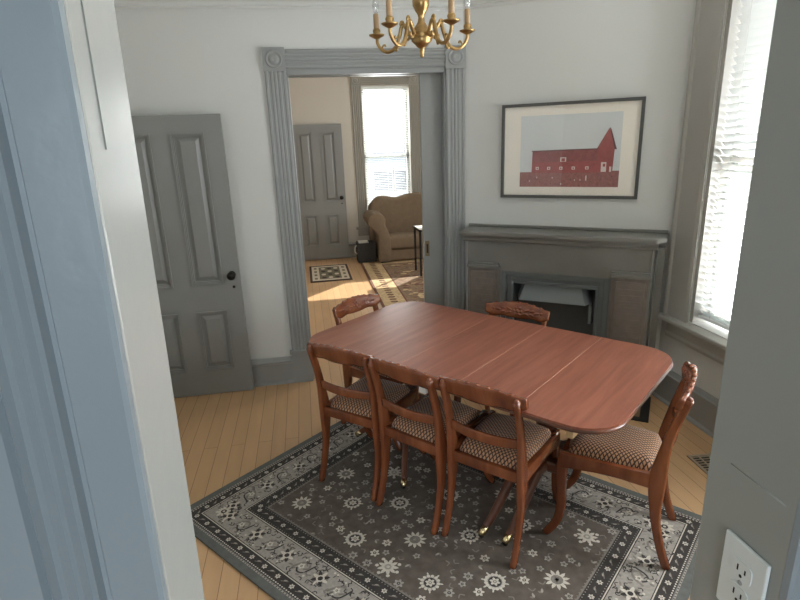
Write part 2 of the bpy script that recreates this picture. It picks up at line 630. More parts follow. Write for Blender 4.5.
# ------------------------------------------------------------------ trim
def casing_profile(x0, x1, y, t, flutes=((.28, .36), (.46, .54), (.64, .72))):
    """outline in x,y of a fluted flat casing whose face stands t in front of y (towards -y)"""
    w_ = x1 - x0
    pts = [(x0, y), (x0, y - t * .8), (x0 + .05 * w_, y - t), (x0 + .12 * w_, y - t), (x0 + .16 * w_, y - t * .75)]
    for a, b in flutes:
        pts += [(x0 + (a - .03) * w_, y - t * .75), (x0 + a * w_, y - t * .95), (x0 + b * w_, y - t * .95), (x0 + (b + .03) * w_, y - t * .75)]
    pts += [(x1 - .16 * w_, y - t * .75), (x1 - .12 * w_, y - t), (x1 - .05 * w_, y - t), (x1, y - t * .8), (x1, y)]
    return pts


def rosette_block(bm, x0, x1, z0, z1, y, t):
    box(bm, x0, x1, y - t, y, z0, z1)
    cx, cz, r = (x0 + x1) / 2, (z0 + z1) / 2, (x1 - x0) * .38
    lathe(bm, [(r, .004), (r, -.006), (r * .86, -.008), (r * .74, -.001), (r * .6, -.001), (r * .5, -.008), (r * .2, -.009), (.001, -.006)],
          seg=24, axis='y', origin=(cx, y - t, cz))


def door_casing(name, x0, x1, w_, ztop, y, t, mat, label, plinth=.262, blk=.145):
    bm = B()
    for a, b in ((x0 - w_, x0), (x1, x1 + w_)):
        if plinth:
            box(bm, a - .006, b + .004, y - t - .012, y, 0, plinth - .02)
            box(bm, a - .016, b + .012, y - t - .024, y, plinth - .022, plinth)
        prism(bm, casing_profile(a, b, y, t), plinth, ztop, 'z')
        rosette_block(bm, a - .004, b + .002, ztop, ztop + blk, y, t + .008)
    z0, z1 = ztop + .012, ztop + blk - .012
    pts = [(yy, z0 + (xx - 0) * (z1 - z0)) for xx, yy in [(p[0], p[1]) for p in casing_profile(0, 1, y, t)]]
    prism(bm, pts, x0, x1, 'x')
    o = obj(name, bm, mat)
    return struct(o, label, 'door trim')


door_casing('trim_1', OX0, OX1, .139, 2.235, D, .024, MT['trim'], 'grey fluted casing with round corner rosettes around the wide doorway')
# jamb lining of the doorway
bm = B()
box(bm, OX0 - .02, OX0 + .012, D - .004, D + .18, 0, OZ)
box(bm, OX0, OX1, D - .004, D + .06, OZ - .012, OZ + .03)
box(bm, OX0, OX1, D + .11, D + .18, OZ - .012, OZ + .03)
box(bm, OX0, OX1, D + .06, D + .11, OZ - .002, OZ + .03)
box(bm, OX1 - .012, OX1 + .02, D - .004, D + .058, 0, OZ)
box(bm, OX1 - .012, OX1 + .02, D + .112, D + .18, 0, OZ)
struct(obj('trim_2', bm, MT['trim']), 'grey jamb lining of the wide doorway', 'door trim')


def rail(bm, x0, x1, y, z):
    pts = [(y, z - .03), (y - .012, z - .03), (y - .018, z - .018), (y - .010, z - .008), (y - .022, z + .004), (y - .026, z + .018), (y, z + .022)]
    prism(bm, pts, x0, x1, 'x')


bm = B(); rail(bm, XL, DX, D, 2.632)
struct(obj('trim_3', bm, MT['wall']), 'slim painted picture rail across the top of the back wall', 'picture rail')
bm = B(); rail(bm, 0, LW, 0, 2.632)
o = struct(obj('trim_4', bm, MT['wall']), 'slim painted picture rail on the angled wall', 'picture rail')
o.location = (DX, DY, 0); o.rotation_euler = (0, 0, TH)


def base_pts(y, h, t=.022):
    return [(y, 0), (y - t - .014, 0), (y - t - .012, .014), (y - t, .024), (y - t, h - .050), (y - t - .012, h - .042), (y - t - .012, h - .026), (y - t - .002, h - .020), (y - t * .5, h), (y, h)]


bm = B(); prism(bm, base_pts(D, .212), XL, OX0 - .146, 'x')
struct(obj('baseboard_back', bm, MT['trim']), 'tall grey baseboard between the panelled door and the doorway', 'baseboard')
bm = B()
prism(bm, [(R - (D - a) if False else R - (D - a), z) for a, z in base_pts(D, .235)], YF, 3.115, 'y')
struct(obj('baseboard_right', bm, MT['trim']), 'tall grey baseboard under the window', 'baseboard')
bm = B(); prism(bm, [(XL + (D - a), z) for a, z in base_pts(D, .212)], YF, D, 'y')
struct(obj('baseboard_left', bm, MT['trim']), 'tall grey baseboard of the left wall', 'baseboard')
bm = B(); prism(bm, base_pts(FY, .24), FX0, FX1, 'x')
struct(obj('baseboard_parlor', bm, MT['parlor_trim']), 'tall taupe baseboard of the far room', 'baseboard')

# foreground doorway: left casing + jamb lining (an old, slightly leaning frame)
LEAN = 0.0155


def lean(bm):
    for v in bm.verts:
        v.co.x += LEAN * (v.co.z - 1.62)


bm = B()
y = YN + .012
pts = [(JL, y), (JL, y - .010), (JL - .004, y - .013), (JL - .044, y - .013), (JL - .047, y - .008), (JL - .051, y - .008), (JL - .055, y - .014),
       (JL - .062, y - .010), (JL - .067, y - .014), (JL - .074, y - .010), (JL - .080, y - .014), (JL - .088, y - .010), (JL - .093, y - .015),
       (JL - .098, y - .008), (JL - .102, y - .013), (JL - .150, y - .013), (JL - .156, y - .010), (JL - .156, y)]
prism(bm, pts, 0, 2.26, 'z'); lean(bm)
struct(obj('trim_5', bm, MT['casing']), 'blue grey fluted casing at the left edge of the picture', 'door trim')
bm = B()
box(bm, JL - .035, JL, YN + .0125, YF + .004, 0, 2.26)
bevel_all(bm, .006, 3)
box(bm, JL - .002, JL + .0014, YN + .048, YN + .0505, 1.78, 2.2)
lean(bm)
struct(obj('trim_6', bm, MT['jamb']), 'pale glossy painted jamb on the left of the camera doorway', 'door trim')
bm = B()
prism(bm, [(2 * 0.0 + JR + (JL - a), b - .0125) for a, b in pts], 0, 2.26, 'z')
struct(obj('trim_7', bm, MT['casing']), 'blue grey casing at the right edge of the picture', 'door trim')


# ------------------------------------------------------------------ doors
def panel_door(name, loc, rotz, W, H, panels, mat, label, T=.038, flip_knob=False):
    e = sempty(name, loc, rotz, label, 'door')
    bm = B()
    xs = sorted({0, W} | {p[0] for p in panels} | {p[1] for p in panels})
    zs = sorted({0, H} | {p[2] for p in panels} | {p[3] for p in panels})
    box(bm, 0, W, .018, T, 0, H)      # core
    for i in range(len(xs) - 1):
        for j in range(len(zs) - 1):
            cx, cz = (xs[i] + xs[i + 1]) / 2, (zs[j] + zs[j + 1]) / 2
            if not any(p[0] < cx < p[1] and p[2] < cz < p[3] for p in panels):
                box(bm, xs[i], xs[i + 1], 0, .019, zs[j], zs[j + 1])
    bmesh.ops.remove_doubles(bm, verts=bm.verts, dist=1e-5)
    obj('door_slab', bm, mat, e)
    for (a, b, c, d) in panels:
        bm = B()
        # bolection moulding: stepped frame round the recess
        for (i0, i1, h0) in ((0, .008, -.009), (.008, .016, -.003), (.016, .024, .006)):
            for q in ((a + i0, b - i0, c + i0, c + i1), (a + i0, b - i0, d - i1, d - i0), (a + i0, a + i1, c + i1, d - i1), (b - i1, b - i0, c + i1, d - i1)):
                box(bm, q[0], q[1], h0, .0185, q[2], q[3])
        # raised field with bevelled edge
        i0, i1 = .036, .060
        vo = [bm.verts.new((x, .0178, z)) for x, z in ((a + i0, c + i0), (b - i0, c + i0), (b - i0, d - i0), (a + i0, d - i0))]
        vi = [bm.verts.new((x, .004, z)) for x, z in ((a + i1, c + i1), (b - i1, c + i1), (b - i1, d - i1), (a + i1, d - i1))]
        bm.faces.new(vi)
        for k in range(4):
            bm.faces.new((vo[k], vo[(k + 1) % 4], vi[(k + 1) % 4], vi[k]))
        bmesh.ops.recalc_face_normals(bm, faces=bm.faces)
        obj('door_panel', bm, mat, e)
    return e


def knob(parent, x, z, mat, plate=True):
    bm = B()
    lathe(bm, [(.026, 0), (.026, -.005), (.012, -.008), (.010, -.035), (.022, -.042), (.029, -.052), (.029, -.062), (.020, -.072), (.002, -.074)],
          seg=18, axis='y', origin=(x, 0, z))
    k = obj('door_knob', bm, mat, parent)
    k['label'] = 'dark round door knob'
    if plate:
        bm = B(); lathe(bm, [(.010, 0), (.010, -.004), (.004, -.006)], seg=12, axis='y', origin=(x + .004, 0, z - .09))
        obj('keyhole_escutcheon', bm, mat, parent)


dl = panel_door('door_1', (-1.291, 3.872, .008), 0, .79, 1.972,
                [(.122, .337, .19, .64), (.458, .673, .19, .64), (.122, .337, .835, 1.865), (.458, .673, .835, 1.865)],
                MT['door'], 'grey four panel door standing open flat against the back wall')
dl.location = (-1.29, 3.872, .006)
knob(dl, .738, .898, MT['dark_metal'])

# pocket door half drawn into the wall
e = sempty('door_2', (.868, D + .066, .006), 0, 'grey pocket door partly slid out of the right side of the doorway', 'door')
bm = B()
box(bm, 0, .75, .004, .034, 0, 2.215)
box(bm, 0, .11, 0, .004, 0, 2.215)
box(bm, .11, .75, 0, .004, 0, .25)
box(bm, .11, .75, 0, .004, 2.07, 2.215)
obj('door_slab', bm, MT['door'], e)
bm = B(); box(bm, .012, .046, -.004, 0, .895, 1.015); box(bm, .022, .036, -.006, -.003, .92, .99, 1)
k = obj('flush_pull', bm, [MT['bronze'], MT['dark_metal']], e); k['label'] = 'brown brass flush pull plate'

dp = panel_door('door_3', (-.15, FY - .075, .02), 0, .765, 2.005,
                [(.11, .32, .2, .68), (.445, .655, .2, .68), (.11, .32, .87, 1.9), (.445, .655, .87, 1.9)],
                MT['door'], 'grey four panel door against the far wall of the next room')
knob(dp, .70, .93, MT['dark_metal'])


# ------------------------------------------------------------------ windows
def window_frame_x(name, label, WY0, WY1):
    """dining window in the right wall: everything built in world axes"""
    e = sempty(name, (R, (WY0 + WY1) / 2, 0), 0, label, 'window')
    cy = (WY0 + WY1) / 2
    y0, y1 = WY0 - cy, WY1 - cy
    bm = B()      # jamb box of the opening
    for a, b in ((y0, y0 + .03), (y1 - .03, y1)):
        box(bm, .005, .19, a, b, WZ0, WZ1)
    box(bm, .005, .19, y0, y1, WZ1 - .03, WZ1)
    obj('window_jamb', bm, MT['win_trim'], e)
    bm = B()      # sashes: upper outside, lower inside
    mz = 1.545
    for (x, z0, z1) in ((.135, mz - .02, WZ1 - .03), (.10, WZ0 + .02, mz + .03)):
        box(bm, x, x + .032, y0 + .03, y0 + .075, z0, z1)
        box(bm, x, x + .032, y1 - .075, y1 - .03, z0, z1)
        box(bm, x, x + .032, y0 + .075, y1 - .075, z0, z0 + .05)
        box(bm, x, x + .032, y0 + .075, y1 - .075, z1 - .05, z1)
    obj('sash', bm, MT['jamb'], e)
    bm = B()
    box(bm, .150, .153, y0 + .075, y1 - .075, mz + .03, WZ1 - .08)
    box(bm, .115, .118, y0 + .075, y1 - .075, WZ0 + .07, mz - .02)
    obj('window_pane', bm, MT['win_glass'], e)
    bm = B()      # casing with an inner bead
    for s in (-1, 1):
        yo, yi = (y0 - .178, y0 - .022) if s < 0 else (y1 + .022, y1 + .178)
        p = [(0, yo), (-.02, yo), (-.028, yo + .012), (-.024, yo + .03), (-.022, yi - .045), (-.030, yi - .036), (-.030, yi - .012), (-.022, yi), (0, yi)]
        if s > 0:
            p = [(0, yi), (-.022, yi), (-.034, yi + .012), (-.034, yi + .03), (-.022, yi + .04), (-.022, yo - .03), (-.026, yo - .01), (-.018, yo), (0, yo)]
        prism(bm, p, .605, WZ1 + .02, 'z')
        for q in ((y1 + .0, y1 + .022) if s > 0 else (y0 - .022, y0),):
            box(bm, -.012, .006, q[0], q[1], .605, WZ1 + .02)
    box(bm, -.026, 0, y0 - .178, y1 + .178, WZ1 + .02, WZ1 + .16)
    obj('window_casing', bm, MT['win_trim'], e)
    bm = B(); box(bm, -.075, .10, y0 - .2, y1 + .232, .578, .607); bevel_all(bm, .008, 2)
    obj('window_stool', bm, MT['win_trim'], e)
    bm = B(); prism(bm, [(0, .578), (-.024, .578), (-.022, .50), (-.030, .485), (-.026, .465), (0, .465)], y0 - .17, y1 + .17, 'y')
    obj('window_apron', bm, MT['win_trim'], e)
    return e


window_frame_x('window_1', 'tall sash window with grey casing in the right wall', WY0, WY1)
window_frame_x('added_window_4', 'added unseen sash window of the right wall, there for extra daylight', HY0, HY1)


def blind(name, loc, rotz, W, z0, z1, pitch, slat, tilt, label):
    """local x across the window, -y into the room"""
    t = thing(name, label, 'blind', loc, rotz)
    bm = B(); box(bm, 0, W, -.03, .025, z1 - .045, z1); bevel_all(bm, .004, 2)
    obj('head_rail', bm, MT['slat'], t)
    bm = B()
    z = z1 - .065
    dy, dz = slat / 2 * math.cos(tilt), slat / 2 * math.sin(tilt)
    while z > z0 + .03:
        # slightly crowned slat; the room-side edge is the high one
        pts = [(-dy, z + dz), (-dy * .4, z + dz * .4 + .0022), (dy * .4, z - dz * .4 + .0022), (dy, z - dz)]
        lo = [(a, b - .0012) for a, b in reversed(pts)]
        prism(bm, pts + lo, .004, W - .004, 'x')
        z -= pitch
    obj('slats', bm, MT['slat'], t)
    bm = B(); box(bm, .002, W - .002, -.022, .022, z0, z0 + .02); bevel_all(bm, .004, 2)
    obj('bottom_rail', bm, MT['slat'], t)
    for x in (.12 * W, .5 * W, .88 * W):
        bm = B()
        for yy in (-dy - .002, dy + .002):
            box(bm, x - .0012, x + .0012, yy - .0008, yy + .0008, z0 + .01, z1 - .03)
        obj('ladder_cord', bm, MT['cord'], t)
    bm = B(); tube(bm, [(W * .90, -.036, z1 - .03), (W * .90, -.036, z0 + .45)], .004, 6)
    obj('tilt_wand', bm, MT['cord'], t)
    return t


blind('venetian_blind', (R + .055, WY1 - .032, 0), -PI / 2, WY1 - WY0 - .064, .648, WZ1 - .032, .040, .046, math.radians(47),
      'white venetian blind in the window beside the fireplace')

# far window of the parlor
e = sempty('window_2', ((PWX0 + PWX1) / 2, FY, 0), 0, 'sash window with taupe casing behind the sofa', 'window')
hw = (PWX1 - PWX0) / 2
bm = B()
for s in (-1, 1):
    a, b = (-hw - .15, -hw) if s < 0 else (hw, hw + .15)
    prism(bm, casing_profile(a, b, 0, .024), .47, PWZ1 + .004, 'z')
    rosette_block(bm, a - .003, b + .003, PWZ1 + .004, PWZ1 + .152, 0, .032)
pts = [(p[1], PWZ1 + .01 + p[0] * .13) for p in casing_profile(0, 1, 0, .024)]
prism(bm, pts, -hw, hw, 'x')
obj('window_casing', bm, MT['parlor_trim'], e)
bm = B(); box(bm, -hw - .19, hw + .19, -.07, .1, .44, .47); box(bm, -hw - .16, hw + .16, -.024, 0, .33, .44)
obj('window_stool', bm, MT['parlor_trim'], e)
bm = B()
for (y, z0, z1) in ((.135, 1.50, PWZ1 - .005), (.10, PWZ0 + .005, 1.55)):
    box(bm, -hw, -hw + .045, y, y + .03, z0, z1)
    box(bm, hw - .045, hw, y, y + .03, z0, z1)
    box(bm, -hw, hw, y, y + .03, z0, z0 + .05)
    box(bm, -hw, hw, y, y + .03, z1 - .05, z1)
obj('sash', bm, MT['jamb'], e)
bm = B(); box(bm, -hw + .04, hw - .04, .148, .151, 1.54, PWZ1 - .04); box(bm, -hw + .04, hw - .04, .113, .116, PWZ0 + .04, 1.5)
obj('window_pane', bm, MT['win_glass'], e)
blind('venetian_blind', (PWX0 + .01, FY + .05, 0), 0, PWX1 - PWX0 - .02, PWZ0 + .02, PWZ1 - .004, .026, .026, math.radians(20),
      'white venetian blind with open slats in the far window behind the sofa')
# added unseen side window of the parlor, an inlet for fill light
e = sempty('added_window_3', (FX1, (SY0 + SY1) / 2, 0), 0, 'added unseen side window of the next room', 'window')
bm = B()
h2 = (SY1 - SY0) / 2
for a, b in ((-h2 - .12, -h2), (h2, h2 + .12)):
    box(bm, -.024, 0, a, b, SZ0 - .12, SZ1 + .12)
box(bm, -.024, 0, -h2, h2, SZ1, SZ1 + .12); box(bm, -.024, 0, -h2, h2, SZ0 - .12, SZ0)
obj('window_casing', bm, MT['parlor_trim'], e)
bm = B(); box(bm, .10, .13, -h2, h2, (SZ0 + SZ1) / 2 - .012, (SZ0 + SZ1) / 2 + .012)
obj('sash', bm, MT['jamb'], e)
bm = B(); box(bm, .112, .115, -h2, h2, SZ0, SZ1)
obj('window_pane', bm, MT['win_glass'], e)

e = sempty('added_window_5', ((GX0 + GX1) / 2, FY, 0), 0, 'added unseen window right of the far window, shaping the floor sun patch', 'window')  # added out of view, opening shaped to throw the sun patch
h3 = (GX1 - GX0) / 2
bm = B()
box(bm, -h3 - .05, -h3, -.02, 0, GZ0, GZ1 + .1); box(bm, h3, h3 + .05, -.02, 0, GZ0, GZ1 + .1)
box(bm, -h3, h3, -.02, 0, GZ1, GZ1 + .1); box(bm, -h3 - .05, h3 + .05, -.03, 0, GZ0 - .03, GZ0)
obj('window_casing', bm, MT['parlor_trim'], e)
bm = B(); box(bm, -h3, h3, .113, .116, GZ0, GZ1)
obj('window_pane', bm, MT['win_glass'], e)
blind('venetian_blind', (GX0 + .005, FY + .05, 0), 0, GX1 - GX0 - .01, 1.80, GZ1 - .004, .030, .036, math.radians(55),
      'added unseen venetian blind, drawn half down to bound the floor sun patch')

# ------------------------------------------------------------------ fireplace on the angled wall
fp = thing('fireplace', 'dark taupe corner fireplace mantel with grey metal insert', 'fireplace', (DX, DY, 0), TH)
fp.location = (DX, DY, 0)
bm = B()                                   # surround, o = -y
box(bm, .092, .345, -.17, -.002, 0, 1.05); box(bm, 1.083, 1.335, -.17, -.002, 0, 1.05)
box(bm, .345, 1.083, -.17, -.002, .842, 1.05)
box(bm, 1.335, 1.392, -.09, -.002, 0, 1.05)
obj('surround', bm, MT['mantel'], fp)
for a, b, s in ((.110, .325, -1), (1.095, 1.318, 1)):
    bm = B()
    box(bm, a, b, -.186, -.17, .18, .86)
    box(bm, a + .02, b - .02, -.194, -.186, .205, .835)
    bevel_all(bm, .004, 2)
    for k in range(14):
        box(bm, a + .035, b - .035, -.1965, -.1935, .24 + k * .041, .252 + k * .041)
    pl = obj('pilaster', bm, MT['mantel_panel'], fp)
    bm = B()
    box(bm, a - .012, b + .012, -.205, -.17, .86, .885); box(bm, a - .006, b + .006, -.198, -.17, .885, .90)
    bevel_all(bm, .004, 2)
    obj('pilaster_cap', bm, MT['mantel'], pl)
    bm = B(); box(bm, a - .012, b + .012, -.20, -.17, 0, .17); bevel_all(bm, .004, 2)
    obj('pilaster_base', bm, MT['mantel'], pl)
bm = B()
for x in (1.322, 1.345):
    tube(bm, [(x, -.172 if x < 1.335 else -.094, .0), (x, -.172 if x < 1.335 else -.094, 1.05)], .007, 8)
obj('edge_bead', bm, MT['mantel'], fp)
bm = B(); prism(bm, [(-.002, 1.05), (-.18, 1.05), (-.2, 1.065), (-.2, 1.08), (-.222, 1.10), (-.002, 1.10)], .06, 1.35, 'x')
obj('cornice_moulding', bm, MT['mantel'], fp)
bm = B(); prism(bm, [(.05, -.002), (.052, -.25), (1.345, -.25), (1.398, -.17), (1.398, -.002)], 1.10, 1.132, 'z'); bevel_all(bm, .009, 3)
obj('mantel_shelf', bm, MT['mantel'], fp)
bm = B(); box(bm, .045, 1.40, -.022, -.002, 1.132, 1.152); bevel_all(bm, .006, 2)
obj('back_ledge', bm, MT['mantel'], fp)
bm = B()                                   # metal insert
for (i, yy, wd) in ((0, -.165, .035), (.035, -.150, .03), (.065, -.156, .022)):
    a, b, t_ = .346 + i, 1.082 - i, .841 - i
    box(bm, a, a + wd, yy, -.02, 0, t_); box(bm, b - wd, b, yy, -.02, 0, t_); box(bm, a + wd, b - wd, yy, -.02, t_ - wd, t_)
bevel_all(bm, .003, 1)
ins = obj('metal_insert', bm, MT['insert'], fp)
bm = B()                                   # hood: slanting front and two side facets
top = [(.51, -.105, .752), (.895, -.105, .752), (.93, -.03, .752), (.475, -.03, .752)]
bot = [(.470, -.140, .63), (.930, -.140, .63), (.975, -.05, .63), (.437, -.05, .63)]
vt = [bm.verts.new(p) for p in top]; vb = [bm.verts.new(p) for p in bot]
bm.faces.new(vt); bm.faces.new(list(reversed(vb)))
for k in range(4):
    bm.faces.new((vb[k], vb[(k + 1) % 4], vt[(k + 1) % 4], vt[k]))
bmesh.ops.recalc_face_normals(bm, faces=bm.faces)
box(bm, .955, .972, -.132, -.06, .50, .63)
obj('hood', bm, MT['hood'], fp)
bm = B()
box(bm, .436, .992, -.03, -.012, 0, .753)
box(bm, .436, .45, -.12, -.03, 0, .5); box(bm, .975, .992, -.12, -.03, 0, .5)
obj('firebox', bm, MT['firebox'], fp)
bm = B()
for k in range(8):
    tube(bm, [(.50 + k * .062, -.10, .05), (.50 + k * .062, -.10, .24)], .006, 6)
box(bm, .47, .96, -.108, -.092, .235, .25); box(bm, .47, .96, -.108, -.092, .04, .055)
box(bm, .48, .49, -.108, -.04, 0, .04); box(bm, .94, .95, -.108, -.04, 0, .04)
obj('fire_grate', bm, MT['black'], fp)

bm = B()
box(bm, .06, 1.345, -.425, -.206, .0005, .006, 1)
box(bm, 1.345, 1.40, -.47, -.10, .0005, .008); box(bm, .0, .06, -.47, -.21, .0005, .008); box(bm, .06, 1.345, -.47, -.425, .0005, .008)
o = struct(obj('trim_8', bm, [MT['black'], MT['tile']]), 'dark bordered hearth set into the floor before the fireplace', 'hearth')
o.location = (DX, DY, 0); o.rotation_euler = (0, 0, TH)

# ------------------------------------------------------------------ picture
pic = thing('framed_picture', 'framed print of a red barn under grey sky above the mantel', 'picture', (DX, DY, 0), TH)
U0, U1, Z0, Z1 = .291, 1.196, 1.348, 1.975
bm = B()
fwid = .020
for q in ((U0, U1, Z0, Z0 + fwid), (U0, U1, Z1 - fwid, Z1), (U0, U0 + fwid, Z0 + fwid, Z1 - fwid), (U1 - fwid, U1, Z0 + fwid, Z1 - fwid)):
    box(bm, q[0], q[1], -.032, -.001, q[2], q[3])
obj('picture_frame', bm, MT['frame'], pic)
bm = B(); box(bm, U0 + fwid, U1 - fwid, -.014, -.002, Z0 + fwid, Z1 - fwid)
obj('mat_board', bm, MT['mat'], pic)
PU0, PU1, PZ0, PZ1 = .423, 1.073, 1.424, 1.896
bm = B()


def PR(x, y):        # print fractions, y down
    return (PU0 + x * (PU1 - PU0), PZ1 - y * (PZ1 - PZ0))


def flat(pts, lvl, mi):
    vs = [bm.verts.new((a, -.0145 - .0004 * lvl, b)) for a, b in [PR(*p) for p in pts]]
    f = bm.faces.new(vs)
    f.material_index = mi
    f.normal_update()
    if f.normal.y > 0:
        f.normal_flip()


flat([(0, 0), (1, 0), (1, 1), (0, 1)], 0, 0)
flat([(0, .79), (1, .775), (1, 1), (0, 1)], 1, 3)
flat([(.13, .49), (.80, .475), (.80, .80), (.125, .80)], 2, 1)
flat([(.12, .485), (.80, .47), (.80, .485), (.12, .50)], 3, 4)
flat([(.13, .50), (.795, .485), (.795, .64), (.13, .65)], 3, 2)
flat([(.79, .47), (.945, .47), (.935, .79), (.785, .80)], 4, 1)
flat([(.78, .475), (.886, .205), (.955, .48)], 5, 1)
flat([(.886, .195), (.899, .215), (.965, .49), (.945, .49)], 6, 4)
flat([(.886, .195), (.879, .225), (.785, .475), (.775, .475)], 6, 2)
for k, x in enumerate((.185, .305, .43, .555, .69)):
    flat([(x - .016, .715), (x + .016, .715), (x + .016, .755), (x - .016, .755)], 5, 5)
    flat([(x - .008, .725), (x + .008, .725), (x + .008, .748), (x - .008, .748)], 6, 1)
flat([(.42, .585), (.48, .585), (.48, .645), (.42, .645)], 5, 5)
flat([(.432, .598), (.468, .598), (.468, .64), (.432, .64)], 6, 1)
flat([(.825, .66), (.875, .66), (.875, .79), (.825, .79)], 6, 5)
flat([(.842, .68), (.866, .68), (.866, .72), (.842, .72)], 7, 1)
flat([(.905, .72), (.925, .72), (.925, .79), (.905, .79)], 6, 5)
flat([(.68, .84), (.692, .84), (.692, .91), (.68, .91)], 6, 5)
for k in range(16):
    x, y2 = random.uniform(.05, .95), random.uniform(.84, .97)
    flat([(x, y2), (x + .008, y2), (x + .008, y2 + .02), (x, y2 + .02)], 4, 5 if k % 3 == 0 else 4)
obj('barn_print', bm, [MT['p_sky'], MT['p_red'], MT['p_roof'], MT['p_field'], MT['p_dark'], MT['p_white']], pic)
bm = B(); box(bm, U0 + fwid, U1 - fwid, -.024, -.022, Z0 + fwid, Z1 - fwid)
obj('picture_glass', bm, MT['pic_glass'], pic)

# ------------------------------------------------------------------ electrical outlet on the right end wall
ou = thing('electrical_outlet', 'white duplex outlet plate on the grey wall end, lower right', 'outlet', (JR, .506, 1.19), 0)
bm = B(); box(bm, -.006, -.0005, -.036, .036, -.0585, .0585); bevel_all(bm, .0022, 2)
obj('cover_plate', bm, MT['plastic'], ou)
for s in (-1, 1):
    bm = B()
    pts = []
    for k in range(20):
        a = 2 * PI * k / 20
        pts.append((max(-.0165, min(.0165, .0195 * math.cos(a))), s * .0195 + max(-.0135, min(.0135, .0175 * math.sin(a)))))
    prism(bm, pts, -.0075, -.0055, 'x')
    rc = obj('receptacle', bm, MT['plastic'], ou)
    bm = B()
    for (yy, hh) in ((.0062, .0046), (-.0062, .0036)):
        box(bm, -.0079, -.0074, yy - .0011, yy + .0011, s * .0195 + .002 - hh, s * .0195 + .002 + hh)
    lathe(bm, [(.0024, -.0079), (.0024, -.0074)], seg=10, axis='x', origin=(0, 0, s * .0195 - .008))
    obj('slots', bm, MT['slot'], rc)
bm = B(); lathe(bm, [(.0001, -.0078), (.0032, -.0072), (.0034, -.006)], seg=12, axis='x', origin=(0, 0, 0))
obj('screw', bm, MT['steel'], ou)
bm = B(); tube(bm, [(JR - .0005, .468, 1.339), (JR - .0005, .556, 1.341)], .0012, 6)
struct(obj('trim_9', bm, MT['end_wall']), 'faint painted ridge across the grey wall end', 'wall seam')

# ------------------------------------------------------------------ floor register
rg = thing('floor_register', 'slotted metal floor register beside the window wall', 'vent', (2.11, 2.20, 0), math.radians(-4))
bm = B()
rx, ry = .118, .165
for q in ((-rx, rx, -ry, -ry + .016), (-rx, rx, ry - .016, ry), (-rx, -rx + .016, -ry, ry), (rx - .016, rx, -ry, ry)):
    box(bm, q[0], q[1], q[2], q[3], .001, .007)
for k in range(1, 4):
    x = -rx + k * 2 * rx / 4
    box(bm, x - .005, x + .005, -ry, ry, .001, .006)
for k in range(1, 15):
    y = -ry + k * 2 * ry / 15
    box(bm, -rx, rx, y - .004, y + .004, .001, .0055)
obj('grille', bm, MT['grille'], rg)
bm = B(); box(bm, -rx + .01, rx - .01, -ry + .01, ry - .01, .0006, .0018)
obj('duct_opening', bm, MT['slot'], rg)

# ------------------------------------------------------------------ dining rug
TX, TY, PH = .7985, 2.4805, -.8661
cP, sP = math.cos(PH), math.sin(PH)


def TW(u, v, z=0):
    return (TX + u * cP - v * sP, TY + u * sP + v * cP, z)


RW, RD = 2.13, 1.56
RT = .011
rug_bm = B()
RM = ['r_edge', 'r_dark', 'r_grey', 'r_mid', 'r_ivory', 'r_base']
EDG, DRK, GRY, MID, IVO, BAS = range(6)


def rpoly(pts, lvl, mi):
    vs = [rug_bm.verts.new((x, y, RT + .00022 * lvl)) for x, y in pts]
    try:
        f = rug_bm.faces.new(vs)
    except ValueError:
        return
    f.material_index = mi
    f.normal_update()
    if f.normal.z < 0:
        f.normal_flip()


def ring(i0, i1, lvl, mi):
    a, b = RW / 2 - i0, RD / 2 - i0
    c, d = RW / 2 - i1, RD / 2 - i1
    for q in (((-a, -b), (a, -b), (c, -d), (-c, -d)), ((a, -b), (a, b), (c, d), (c, -d)),
              ((a, b), (-a, b), (-c, d), (c, d)), ((-a, b), (-a, -b), (-c, -d), (-c, d))):
        rpoly(q, lvl, mi)


def disc(x, y, r, lvl, mi, n=10):
    rpoly([(x + r * math.cos(2 * PI * k / n), y + r * math.sin(2 * PI * k / n)) for k in range(n)], lvl, mi)


def petal(x, y, a, l, w_, lvl, mi):
    c, s = math.cos(a), math.sin(a)
    q = [(0, 0), (.35 * l, w_ / 2), (.75 * l, w_ / 2 * .8), (l, 0), (.75 * l, -w_ / 2 * .8), (.35 * l, -w_ / 2)]
    rpoly([(x + px * c - py * s, y + px * s + py * c) for px, py in q], lvl, mi)


def flower(x, y, r, n, lvl, a0=0, mp=IVO, mc=DRK):
    for k in range(n):
        petal(x, y, a0 + 2 * PI * k / n, r, r * 3.4 / n, lvl, mp)
    disc(x, y, r * .34, lvl + 1, mc, 8)
    disc(x, y, r * .16, lvl + 2, mp, 6)


def wreath(x, y, r, lvl, n=14, mi=IVO):
    """ring of little blobs round a dark eye with a flower in it"""
    disc(x, y, r * .82, lvl, GRY, 18)
    disc(x, y, r * .62, lvl + 1, DRK, 16)
    for k in range(n):
        a = 2 * PI * k / n
        disc(x + r * .84 * math.cos(a), y + r * .84 * math.sin(a), r * .19, lvl + 2, mi, 6)
        if k % 2:
            petal(x + r * .95 * math.cos(a), y + r * .95 * math.sin(a), a, r * .36, r * .18, lvl + 2, mi)
    flower(x, y, r * .52, 6, lvl + 3, .3, IVO, MID)


def strip(pts, w_, lvl, mi):
    P = catmull([(a, b, 0) for a, b in pts], 5)
    for a, b in zip(P, P[1:]):
        d = (b - a)
        nrm = Vector((-d.y, d.x, 0)).normalized() * w_ / 2
        rpoly([((a + nrm).x, (a + nrm).y), ((b + nrm).x, (b + nrm).y), ((b - nrm).x, (b - nrm).y), ((a - nrm).x, (a - nrm).y)], lvl, mi)


